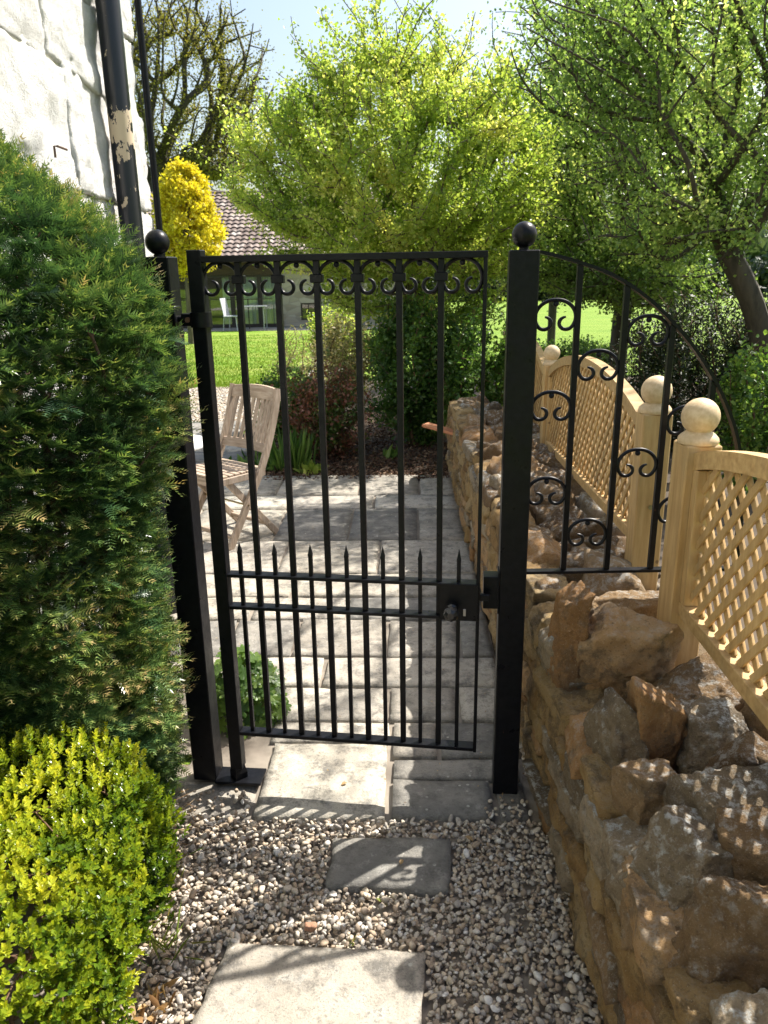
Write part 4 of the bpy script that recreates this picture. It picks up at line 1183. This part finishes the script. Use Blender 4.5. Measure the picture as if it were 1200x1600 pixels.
# hawthorn in the middle
rng = np.random.default_rng(21)
tips = ellips(rng, 2700, (.14, 8.0, 2.56), (1.60, 1.45, 1.12), .2)
ux_ = rng.normal(.14, .72, 200); up_t = np.column_stack([ux_, rng.uniform(7.3, 8.7, 200), 3.60 - .42 * np.minimum((ux_ - .14) ** 2, 2) + rng.uniform(-.25, .42, 200)])
low = np.column_stack([rng.uniform(-.75, 1.3, 330), rng.uniform(7.4, 8.7, 330), rng.uniform(1.1, 1.7, 330)]); low[:, 2] = np.maximum(low[:, 2], 1.1 + .55 * np.clip(-low[:, 0], 0, 1)); low = np.concatenate([low, np.column_stack([rng.uniform(-1.35, 1.6, 360), rng.uniform(7.4, 8.6, 360), rng.uniform(1.62, 2.3, 360)])])
tree('hawthorn_tree', 'bright yellow green round crowned small tree in the middle behind the gate', 31, (.50, 8.1, -.03), (.12, 8.0, 2.0), np.concatenate([tips, up_t, low]), L_HAW, BARK, 14, 3, .04, (.024, .046),
     .12, .02, .0030, .43, .35, .72, clumpvar(2.2, seed=3), bow=(.10, 0, 0))
# tree with dark trunk right of the arch panel
rng = np.random.default_rng(22)
tips = np.concatenate([ellips(rng, 1500, (2.75, 9.2, 2.75), (1.45, 1.4, 1.25), .15), ellips(rng, 200, (1.9, 8.9, 1.65), (.7, .8, .35), 0), ellips(rng, 220, (2.9, 8.6, 1.45), (1.1, .7, .32), 0)])
tree('young_tree', 'leafy tree with straight dark trunk rising behind the arched side panel', 32, (2.72, 9.0, -.03), (2.80, 9.1, 1.75), tips, L_MID, BARK_D, 10, 3, .06, (.028, .055), .13, .025, .0046, .42, .75, .7, clumpvar(1.8, seed=5))
# spreading tree at the right edge, near
rng = np.random.default_rng(23)
tips = np.concatenate([ellips(rng, 1250, (2.65, 6.4, 2.95), (1.35, 1.1, 1.1), .15), ellips(rng, 220, (1.55, 6.3, 3.25), (.65, .7, .55), 0), ellips(rng, 120, (2.2, 6.2, 1.9), (.7, .6, .3), 0), ellips(rng, 110, (2.5, 4.7, 4.15), (1.3, .95, .5), 0)])  # last cluster is crown out of view, added overhead to dapple the patio
tree('spreading_tree', 'spreading tree with leaning trunk at the right edge, branches reaching over the fence', 33, (3.25, 6.4, -.03), (2.78, 6.4, 1.75), tips, L_MID, BARK_D, 8, 3, .06, (.024, .045), .11, .025, .0042, .42, .55, .7, clumpvar(2.0, seed=8), bow=(.16, 0, 0))
# tall trees behind on the right
rng = np.random.default_rng(24)
tips = ellips(rng, 1200, (4.3, 13.0, 4.9), (2.5, 2.1, 2.6), .1)
tree('tall_tree', 'tall airy tree behind the others filling the upper right with sky gaps', 34, (4.9, 13, -.03), (4.5, 13, 3.0), tips, L_MID, BARK_D, 9, 3, .10, (.04, .075), .20, .04, .005, .42, .5, .7, clumpvar(1.0, seed=2))
rng = np.random.default_rng(25)
tt = rng.uniform(0, 1, 800); an = rng.uniform(0, 2 * PI, 800); rr_ = (1 - tt) * 1.1 * rng.uniform(.4, 1, 800) + .08
tips = np.column_stack([3.25 + rr_ * np.cos(an), 15 + rr_ * np.sin(an), 1.3 + tt * 3.9])
tree('dark_conifer', 'dark pointed evergreen showing between the two green crowns at upper right', 35, (3.25, 15, -.03), (3.25, 15, 5.1), tips, L_DARK, BARK_D, 20, 3, .11, (.05, .09), .25, .02, .005, .42, .1, .5)
# great oak on the left
rng = np.random.default_rng(26)
tips = np.concatenate([ellips(rng, 1500, (-14.2, 60, 14.0), (7.4, 5.5, 6.6), .25), ellips(rng, 200, (-11.0, 59, 9.2), (3.2, 2.5, 1.2), 0)])
tree('oak_tree', 'huge old oak just coming into leaf, dark forking limbs above the far house', 36, (-16.9, 60, -.05), (-16.0, 60, 8.6), tips, L_OAK, BARK_D, 6, 3, .34, (.11, .20), .7, .15, .034, .46, .55, .8, clumpvar(.3, seed=4), bow=(-.3, 0, 0))
# golden conifer before the far house
rng = np.random.default_rng(27)
n = 700; tt = rng.uniform(0, 1, n); prof_ = np.interp(tt, [0, .15, .4, .7, .9, 1], [.5, .76, .82, .70, .42, .12]); an = rng.uniform(0, 2 * PI, n); rr_ = prof_ * (.75 + .25 * rng.uniform(0, 1, n)) * (1 + .20 * np.sin(an * 5 + tt * 16) * np.sin(tt * 21 + an * 2))
tips = np.column_stack([-4.68 + rr_ * np.cos(an), 20 + rr_ * np.sin(an), 1.8 + tt * 2.35])
tree('golden_conifer', 'rounded golden yellow conifer in front of the tiled roof', 37, (-4.85, 20, -.03), (-4.7, 20, 3.5), tips, L_GOLD, BARK, 20, 3, .06, (.06, .11), .15, .02, .006, .42, .4, .6, clumpvar(3.0, seed=6))

def shrub(name, label, seed, c, r, ntip, leafm, per, size, spread=.04, wr=.6, cat='shrub', step=.09, varf=None, kind='hex', base=None, twig=TWIG, r0=.0022, upb=.3, back=3, lo=.2, stems=5):
    rng = np.random.default_rng(seed); c = np.array(c, float); r = np.array(r, float)
    tips = ellips(rng, ntip, c, r, lo); tips = tips[tips[:, 2] > .03]
    gz = -.03; XX = []; 
    root = empty(name, label, cat, (c[0], c[1], gz))
    grp = np.array_split(tips[np.argsort(np.arctan2(tips[:, 1] - c[1], tips[:, 0] - c[0]))], stems)
    Ws = []; Ls = []
    for k, tp in enumerate(grp):
        if len(tp) < 3: continue
        m_ = tp.mean(axis=0); bs = np.array([c[0] + (m_[0] - c[0]) * .25, c[1] + (m_[1] - c[1]) * .25, gz])
        tpp = np.array([(bs[0] + m_[0]) / 2, (bs[1] + m_[1]) / 2, max(.1, c[2] * .7)])
        X, par, rad, tn = grow(rng, bs, tpp, tp, step, .01, .2, r0, .48)
        X = X - np.array([c[0], c[1], gz]); Ws.append((X, par, rad)); Ls.append((X, par, tn))
    off = 0; AX = []; AP_ = []; AR = []; AT = []
    for (X, par, rad), (_, _, tn) in zip(Ws, Ls):
        AX.append(X); q_ = par.copy(); q_[q_ >= 0] += off; AP_.append(q_); AR.append(rad); AT.append(tn + off); off += len(X)
    X = np.concatenate(AX); par = np.concatenate(AP_); rad = np.concatenate(AR); tn = np.concatenate(AT)
    ob('stems', wood_mesh('stems', X, par, rad, 4), twig, root)
    me = tip_leaves(rng, X, par, tn, per, back, spread, size, wr, 'foliage', kind, upb, varf=varf)
    ob('foliage', me, leafm, root)
    return root
shrub('green_shrub', 'fresh green leafy shrub at the foot of the middle tree', 41, (.38, 7.5, .70), (.60, .5, .72), 520, L_SHRUB, 12, (.03, .055), .04, .6, varf=clumpvar(4))
shrub('green_shrub', 'green shrub crowding the far end of the stone wall', 42, (.95, 7.1, .66), (.45, .5, .68), 260, L_SHRUB, 12, (.03, .05), .04, .6, varf=clumpvar(4))
shrub('bronze_shrub', 'bronze red leaved shrub at the back edge of the patio', 43, (-.50, 7.0, .42), (.46, .40, .48), 260, L_RED, 7, (.025, .045), .045, .6, varf=clumpvar(5, seed=7))
shrub('green_shrub', 'low dark green shrub between the bronze shrub and the chair', 44, (-.92, 7.5, .38), (.35, .4, .42), 200, L_SHRUB, 9, (.025, .045), .03, .6, varf=clumpvar(4))
shrub('wispy_shrub', 'pale wispy twiggy shrub against the lawn', 45, (-.92, 9.0, .50), (.40, .45, .60), 240, L_PALE, 3, (.03, .05), .05, .3, twig=simple('pale_twig', (.30, .22, .14), .8), varf=None)
shrub('pale_shrub', 'pale yellow flowering shrub beside the garden path', 46, (-.45, 10.5, .55), (.55, .5, .6), 240, L_PALE, 9, (.03, .06), .05, .6)
shrub('yellow_green_shrub', 'yellow green shrub below the far house window', 47, (-.85, 14.5, .5), (.55, .5, .62), 260, L_HAW, 9, (.04, .08), .07, .6)
shrub('field_shrub', 'grey green bush beyond the fence in front of the meadow', 48, (3.1, 12.5, .25), (.75, .6, .42), 320, L_SHRUB, 8, (.03, .06), .05, .6)
shrub('bright_shrub', 'bright leafed bush at the right edge behind the fence', 49, (2.65, 5.4, .62), (.35, .4, .55), 170, L_SHRUB, 9, (.03, .055), .04, .6)
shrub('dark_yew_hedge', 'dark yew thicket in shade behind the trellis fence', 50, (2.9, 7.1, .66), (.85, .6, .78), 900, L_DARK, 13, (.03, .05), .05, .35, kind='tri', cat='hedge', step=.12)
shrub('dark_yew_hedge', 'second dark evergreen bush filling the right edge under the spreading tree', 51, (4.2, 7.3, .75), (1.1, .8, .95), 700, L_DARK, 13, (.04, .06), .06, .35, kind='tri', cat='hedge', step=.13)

# iris clump and low leaves along the bed edge
def clump(name, label, seed, c, n, h, w, spread, leafm, lean=.3, cat='plant'):
    rng = np.random.default_rng(seed)
    P = np.column_stack([rng.normal(0, spread, n), rng.normal(0, spread, n), np.zeros(n)])
    D = np.column_stack([rng.normal(0, lean, n) + P[:, 0] * 1.5, rng.normal(0, lean, n) + P[:, 1] * 1.5, np.ones(n)])
    root = empty(name, label, cat, (*c, -.025))
    ob('leaves', leaf_mesh('leaves', P, D, rdir(rng, n), rng.uniform(*h, n), w, rng.uniform(0, 1, n), 'hex', .1), leafm, root)
    return root
clump('iris_clump', 'upright sword leaved iris clump at the patio edge', 60, (-.80, 6.5), 60, (.22, .42), .022, .07, L_SHRUB, .14)
clump('bed_plant', 'low yellow green rosette beside the iris clump', 61, (-.62, 6.42), 40, (.07, .13), .05, .05, L_HAW, .7)
clump('bed_plant', 'low leafy plant at the patio edge behind the chair', 62, (-1.15, 6.5), 90, (.07, .15), .04, .12, L_SHRUB, .8)
clump('bed_plant', 'low leafy plant right behind the chair back', 63, (-1.0, 6.75), 80, (.1, .18), .04, .12, L_SHRUB, .6)
clump('bed_plant', 'small green seedling in the dark mulch', 64, (.08, 6.9), 30, (.08, .15), .04, .04, L_SHRUB, .6)
def mulch(seed, n):
    rng = np.random.default_rng(seed)
    P = np.column_stack([rng.uniform(-1.2, 1.2, n), 6.1 + rng.uniform(0, 1, n) ** 1.4 * 3.4, rng.uniform(-.025, .0, n)])
    D = rdir(rng, n) * np.array([1, 1, .35]); N_ = rdir(rng, n) + np.array([0, 0, 1.])
    m_ = m_leaf('bark_mulch_chip', [(0, (.05, .028, .018)), (.7, (.12, .065, .04)), (1, (.28, .2, .13))], .05, .8, 1, .2)
    o = ob('mulch', leaf_mesh('mulch', P, D, N_, rng.uniform(.02, .05, n), .018, rng.uniform(0, 1, n), 'quad', .3), m_); o['kind'] = 'stuff'; o['label'] = 'dark reddish bark mulch on the bed behind the patio'
mulch(70, 16000)

# geranium mound at the gate
def lobed(name, P, D, N_, S, var):
    """round seven lobed leaves: a fan of ring points"""
    n = len(P); T = unit(np.cross(N_, D)); Dd = np.cross(T, unit(N_)); U = unit(N_)
    k = 28; a = np.arange(k) / k * 2 * PI
    r = .62 + .38 * np.abs(np.cos(a * 3.5)) ** .8; r = r * (1 - .55 * np.exp(-((np.abs(a - PI)) / .25) ** 2))
    c = np.cos(a) * r; s = np.sin(a) * r
    ring = P[:, None, :] + (Dd[:, None, :] * c[None, :, None] + T[:, None, :] * s[None, :, None]) * S[:, None, None] + U[:, None, :] * (.12 * (np.cos(a * 7) * .5 + r))[None, :, None] * S[:, None, None]
    V = np.concatenate([P[:, None, :], ring], 1).reshape(-1, 3)
    i = np.arange(k); F = np.column_stack([np.zeros(k, int), 1 + i, 1 + (i + 1) % k])
    F = (np.arange(n)[:, None, None] * (k + 1) + F[None]).reshape(-1, 3)
    return mesh_np(name, V, F, attr=np.repeat(var, k))
rng = np.random.default_rng(80)
ge = empty('geranium_plant', 'mound of lobed green geranium leaves at the foot of the gate hinge side', 'plant', (-.56, 2.60, -.02))
n = 330; d = rdir(rng, n); d[:, 2] = np.abs(d[:, 2]); P = d * np.array([.165, .155, .26]) * rng.uniform(.75, 1.05, n)[:, None] + np.array([0, 0, .01])
ob('foliage', lobed('foliage', P, rdir(rng, n), unit(d + np.array([0, -.5, .7]) + rng.normal(0, .25, (n, 3))), rng.uniform(.018, .034, n), rng.uniform(.3, 1, n)), L_SHRUB, ge)
mb = MB()
for i in range(90): mb.tube([(P[i, 0] * .2, P[i, 1] * .2, 0), (P[i, 0] * .7, P[i, 1] * .7, P[i, 2] * .6), tuple(P[i])], .0013, 4, False)
mb.build('stalks', simple('green_stalk', (.10, .16, .04), .6), ge)

# ---------------------------------------------------------------- yew on the left: sprigs of flat needles
def yew(seed):
    rng = np.random.default_rng(seed)
    root = empty('yew_bush', 'tall dark green yew bush with pale tipped sprigs beside the house and left gate post', 'bush', (-.94, 1.97, -.02))
    # outline: half width in x and y by height
    hz = [0, .2, .5, 1.0, 1.4, 1.6, 1.72, 1.80]
    def surf(n, lo, hi):
        z = rng.uniform(.03, 1.0, n) ** .95 * 1.80; an = rng.uniform(0, 2 * PI, n)
        rx = np.interp(z, hz, [.20, .26, .285, .27, .32, .385, .385, .08]); ry = np.interp(z, hz, [.20, .30, .36, .38, .38, .36, .28, .08])
        q = rng.uniform(lo, hi, n)
        lump = 1 + .19 * fbm(np.column_stack([np.cos(an) * 1.8, np.sin(an) * 1.8, z * 4.2]), 7, 3)
        cx = np.interp(z, [0, .6, 1, 1.5, 1.8], [-.02, -.02, .0, .0, -.10])
        P = np.column_stack([cx + np.cos(an) * rx * q * lump, np.sin(an) * ry * q * lump, z])
        nrm = unit(np.column_stack([np.cos(an), np.sin(an), np.interp(z, [0, 1.2, 1.95], [-.05, .2, 1.2])]))
        P[:, 2] *= 1.065 - .10 * P[:, 0] / .35 * np.clip(z, 0, 1)
        return P, nrm
    P1, N1 = surf(7600, .84, 1.06); P2, N2 = surf(3400, .5, .84)
    P = np.concatenate([P1, P2]); Nn = np.concatenate([N1, N2]); n = len(P)
    keep = (P[:, 1] < .42) & (P[:, 0] > -.17 + 0 * P[:, 0]) | (P[:, 1] < .25)
    P, Nn = P[keep], Nn[keep]; n = len(P)
    D0 = unit(Nn * .9 + np.array([.12, -.15, .10]) + rng.normal(0, .42, (n, 3)))
    U0 = unit(np.cross(np.cross(D0, np.array([0, 0, 1.]) + rng.normal(0, .35, (n, 3))), D0)); S0 = np.cross(D0, U0)
    L0 = rng.uniform(.05, .085, n)
    bv0 = np.clip(fbm(P * 5, 4, 2) * .24 + .42 + rng.normal(0, .12, n), 0, .95)
    PP = [P]; DD = [D0]; LL = [L0]; UU = [U0]; VV = [bv0]
    for sg in (-1, 1):
        a = rng.uniform(.6, .95, n); PP.append(P + D0 * (L0 * rng.uniform(.1, .4, n))[:, None]); DD.append(unit(D0 * np.cos(a)[:, None] + S0 * (sg * np.sin(a))[:, None] + U0 * rng.normal(0, .15, (n, 1))))
        LL.append(L0 * rng.uniform(.55, .85, n)); UU.append(U0); VV.append(bv0 - .04)
    A = lambda x: np.concatenate(x)
    q_ = A(PP); D = A(DD); Ls = A(LL); U = A(UU); base_var = A(VV); Pn = q_; m = len(Pn)
    U = unit(U - D * (U * D).sum(axis=1)[:, None]); S = np.cross(D, U)
    k = 9; t = np.linspace(.06, 1, k)
    allP = []; allD = []; allN = []; allL = []; allv = []
    for sgn in (-1, 1):
        pp = Pn[:, None, :] + D[:, None, :] * (Ls[:, None] * t[None])[:, :, None] - U[:, None, :] * (.12 * Ls[:, None] * t[None] ** 2)[:, :, None]
        a = np.broadcast_to(1.12 - .35 * t, (m, k)) + rng.normal(0, .12, (m, k))
        dd = D[:, None, :] * np.cos(a)[:, :, None] + S[:, None, :] * (sgn * np.sin(a))[:, :, None] + U[:, None, :] * .22
        ln = (.021 * (1 - .35 * t ** 4))[None, :] * rng.uniform(.8, 1.15, (m, k))
        vv = base_var[:, None] + (t ** 3)[None] * .26 + rng.normal(0, .06, (m, k))
        allP.append(pp.reshape(-1, 3)); allD.append(dd.reshape(-1, 3)); allN.append(np.repeat(U, k, axis=0)); allL.append(ln.ravel()); allv.append(vv.ravel())
    pp = Pn + D * Ls[:, None]; allP.append(pp); allD.append(D); allN.append(U); allL.append(np.full(m, .016)); allv.append(base_var + .3)
    ob('foliage', leaf_mesh('foliage', A(allP), A(allD), A(allN), A(allL), .0042, A(allv), 'one', .0), L_YEW, root)
    # stems to the sprigs
    sel = rng.choice(n, 900, replace=False)
    st = [];
    parts = np.array_split(sel[np.argsort(P[sel, 0])], 7)
    V = []; AX = []; AP_ = []; AR = []; off = 0
    for q_, s_ in enumerate(parts):
        m_ = P[s_].mean(axis=0)
        X, par, rad, tn = grow(rng, (m_[0] * .5, m_[1] * .5 + .02, 0), (m_[0] * .7, .0, 1.35), P[s_], .07, .008, .08, .0016, .46)
        qq = par.copy(); qq[qq >= 0] += off; AX.append(X); AP_.append(qq); AR.append(rad); off += len(X)
    ob('stems', wood_mesh('stems', A(AX), A(AP_), A(AR), 5), simple('yew_bark', (.07, .035, .022), .9, 40, (.15, .085, .055), .5), root)
    return root
yew(90)

# ---------------------------------------------------------------- golden green box bush
def boxbush(seed):
    rng = np.random.default_rng(seed)
    root = empty('box_bush', 'clipped bright yellow green box bush in the bottom left corner', 'bush', (-.965, 1.33, -.02))
    n = 9500
    d = rdir(rng, n * 2); d = d[d[:, 2] > -.35][:n]; n = len(d)
    e = 4.2; sup = (np.abs(d) ** e).sum(axis=1) ** (-1 / e)
    lump = 1 + .11 * fbm(d * 3.1, 5, 4)
    q = np.where(rng.uniform(0, 1, n) < .8, rng.uniform(.93, 1.03, n), rng.uniform(.7, .95, n))
    P = d * (sup * q * lump)[:, None] * np.array([.44, .42, .285]) + np.array([-.04, 0, .285]) + rng.normal(0, .008, (n, 3))
    Nn = unit(d / np.array([.40, .42, .27]) ** 1.0)
    D = unit(Nn * .55 + np.array([0, 0, .8]) + rng.normal(0, .25, (n, 3)))
    k = 12; Ls = rng.uniform(.020, .036, n)
    X1 = unit(np.cross(D, rdir(rng, n))); X2 = np.cross(D, X1)
    bv = np.clip(fbm(P * 13, 2, 3) * .38 + .46 + (P[:, 2] - .3) * .7, .05, .9)  # shade put into the leaf colour: darker lower down and inside
    aP = []; aD = []; aN = []; aL = []; av = []
    for i in range(k):
        t = (i + .5) / k; a = i * PI / 2 + (i // 2) * .25 + rng.uniform(-.3, .3, n)
        out = X1 * np.cos(a)[:, None] + X2 * np.sin(a)[:, None]; sp_ = 1.15 - .85 * t
        dd = out * math.sin(sp_) + D * math.cos(sp_)
        aP.append(P + D * (Ls * t)[:, None]); aD.append(dd); aN.append(D * math.sin(sp_) - out * math.cos(sp_))
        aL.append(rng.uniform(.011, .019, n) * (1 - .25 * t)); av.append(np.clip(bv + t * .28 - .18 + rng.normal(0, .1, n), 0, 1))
    A = np.concatenate
    Lq = A(aL)
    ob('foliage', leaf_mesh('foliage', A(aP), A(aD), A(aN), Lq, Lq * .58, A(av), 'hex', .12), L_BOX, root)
    AX = []; AP_ = []; AR = []; off = 0
    sel = rng.choice(n, 500, replace=False)
    X, par, rad, tn = grow(rng, (0, 0, 0), (0, 0, .2), P[sel], .05, .006, .1, .0014, .46)
    ob('stems', wood_mesh('stems', X, par, rad, 4), TWIG, root)
    return root
boxbush(91)

# weeds and dry grass at the foot of the box and the yew
L_WEED = m_leaf('weed_leaf', [(0, (.12, .2, .02)), (.6, (.24, .30, .05)), (1, (.40, .34, .14))], .35, .5, 1.2)
L_DRY = m_leaf('dry_leaf', [(0, (.16, .08, .03)), (.5, (.34, .2, .08)), (1, (.5, .38, .2))], .3, .6, 1.1)
def tuft(label, c, n, h, w, spread, lean, seed, m_=L_WEED, nm='grass_weed'):
    o = clump(nm, label, seed, c, n, h, w, spread, m_, lean, 'weed'); o.location.z = -.01; return o
tuft('thin arching grass weed in the gravel at the middle of the box bush edge', (-.62, 1.62), 26, (.05, .12), .004, .02, .8, 101)
tuft('yellowing grass weed in the gravel just below the yew', (-.66, 1.78), 30, (.04, .10), .004, .03, .9, 102)
tuft('green grass weed nearest the large stepping stone', (-.56, 1.50), 24, (.05, .13), .0045, .02, .9, 103)
tuft('reddish dry weed at the lower corner of the box bush', (-.56, 1.34), 26, (.03, .06), .014, .025, .9, 104, L_DRY, 'dry_weed')
tuft('tiny green seedling at the near edge of the small stepping stone', (-.02, 1.665), 10, (.012, .025), .006, .006, .8, 105)
tuft('tiny green seedling just beyond the large stepping stone', (-.10, 1.53), 10, (.012, .022), .006, .006, .8, 106)
rng = np.random.default_rng(110)
n = 700; P = np.column_stack([rng.uniform(-.95, -.62, n), rng.uniform(1.7, 2.05, n), rng.uniform(-.01, .10, n)])
o = ob('dead_twigs', leaf_mesh('dead_twigs', P, rdir(rng, n) * np.array([1, 1, .4]), rdir(rng, n), rng.uniform(.04, .1, n), .002, rng.uniform(0, 1, n), 'quad', 0), L_DRY); o['kind'] = 'stuff'; o['label'] = 'brown dead twigs under the yew'
# fallen leaves
mb_rng = np.random.default_rng(112)
def fallen(x, y, z, lab, s=.02, a=0):
    me = leaf_mesh('fallen_leaf', np.array([[0, 0, 0.]]), np.array([[math.cos(a), math.sin(a), .12]]), np.array([[.1, .1, 1.]]), s, s * .6, np.array([.7]), 'hex', .25)
    o = ob('fallen_leaf', me, L_DRY, None, (x, y, z)); tag(o, lab, 'leaf')
fallen(-.155, 2.14, .004, 'curled brown leaf lying in the middle of the pale threshold slab', .022, .4)
fallen(.03, 1.765, .018, 'pale dry leaf on the small stepping stone', .02, 1.2)
fallen(.245, 1.86, .012, 'dark leaf on the gravel right of the small stepping stone', .03, 2.5)

rng = np.random.default_rng(130)
n = 260; u_ = rng.uniform(-.9, .44, n); v_ = rng.uniform(.05, 4.1, n); W2 = PO + PU * u_[:, None] + PV * v_[:, None]
o = ob('leaf_litter', leaf_mesh('leaf_litter', np.column_stack([W2, np.full(n, .007)]), rdir(rng, n) * np.array([1, 1, .15]), rdir(rng, n) * .3 + np.array([0, 0, 1.]), rng.uniform(.005, .014, n), .005, rng.uniform(0, 1, n), 'quad', .3), L_DRY); o['kind'] = 'stuff'; o['label'] = 'tiny dry leaf scraps scattered over the patio'
# distant woodland, hedge and hill
def woods(name, seed, n, x0, x1, y0, y1, hf, size, m_, label):
    rng = np.random.default_rng(seed)
    x = rng.uniform(x0, x1, n); y = rng.uniform(y0, y1, n)
    h = hf(x, y)
    z = h * (1 - rng.uniform(0, 1, n) ** 1.6); P = np.column_stack([x, y, z]) + rng.normal(0, .3, (n, 3))
    L_ = rng.uniform(*size, n)
    v = np.clip(fbm(P * .35, 3, 3) * .35 + .5 + rng.normal(0, .12, n), 0, 1)
    o = ob(name, leaf_mesh(name, P, rdir(rng, n), rdir(rng, n) + np.array([0, 0, .6]), L_, L_ * .7, v, 'tri'), m_); o['kind'] = 'stuff'; o['label'] = label
def lump(a, b, s, k=.25):
    return lambda x, y: a + b * fbm(np.column_stack([x * k, y * .05, np.zeros(len(x))]), s, 3)
L_FAR = m_leaf('far_wood_leaf', [(0, (.05, .08, .045)), (.5, (.10, .15, .07)), (1, (.18, .23, .10))], .25, .6, 1.2)  # leaf colours lightened to stand in for distance haze
woods('distant_hedge', 120, 14000, -6, 34, 47, 50, lump(1.3, .5, 4, .5), (.25, .5), L_DARK, 'dark hedge line at the far side of the meadow')
woods('distant_wood', 121, 32000, -60, 70, 84, 98, lump(4.8, 2.2, 9, .12), (.8, 1.6), L_FAR, 'wood beyond the meadow with haze put into its leaf colour')
woods('garden_trees', 122, 18000, -26, -6, 40, 46, lump(4.6, 1.6, 14, .3), (.25, .5), L_DARK, 'dark evergreen mass behind the far house')
V = []; F = []; nx_, ny_ = 60, 8
for j in range(ny_ + 1):
    for i in range(nx_ + 1):
        x = -400 + 800 * i / nx_; t = j / ny_; y = 140 + 260 * t
        V.append((x, y, -.5 + 34 * math.sin(t * PI / 2) * (.75 + .25 * math.sin(x * .009 + 1))))
mb = MB(); mb.add(V, [(j * (nx_ + 1) + i, j * (nx_ + 1) + i + 1, (j + 1) * (nx_ + 1) + i + 1, (j + 1) * (nx_ + 1) + i) for j in range(ny_) for i in range(nx_)])
structure(mb.build('hills', simple('wooded_hill', (.05, .09, .035), .95, .05, (.10, .15, .05)), None, True))
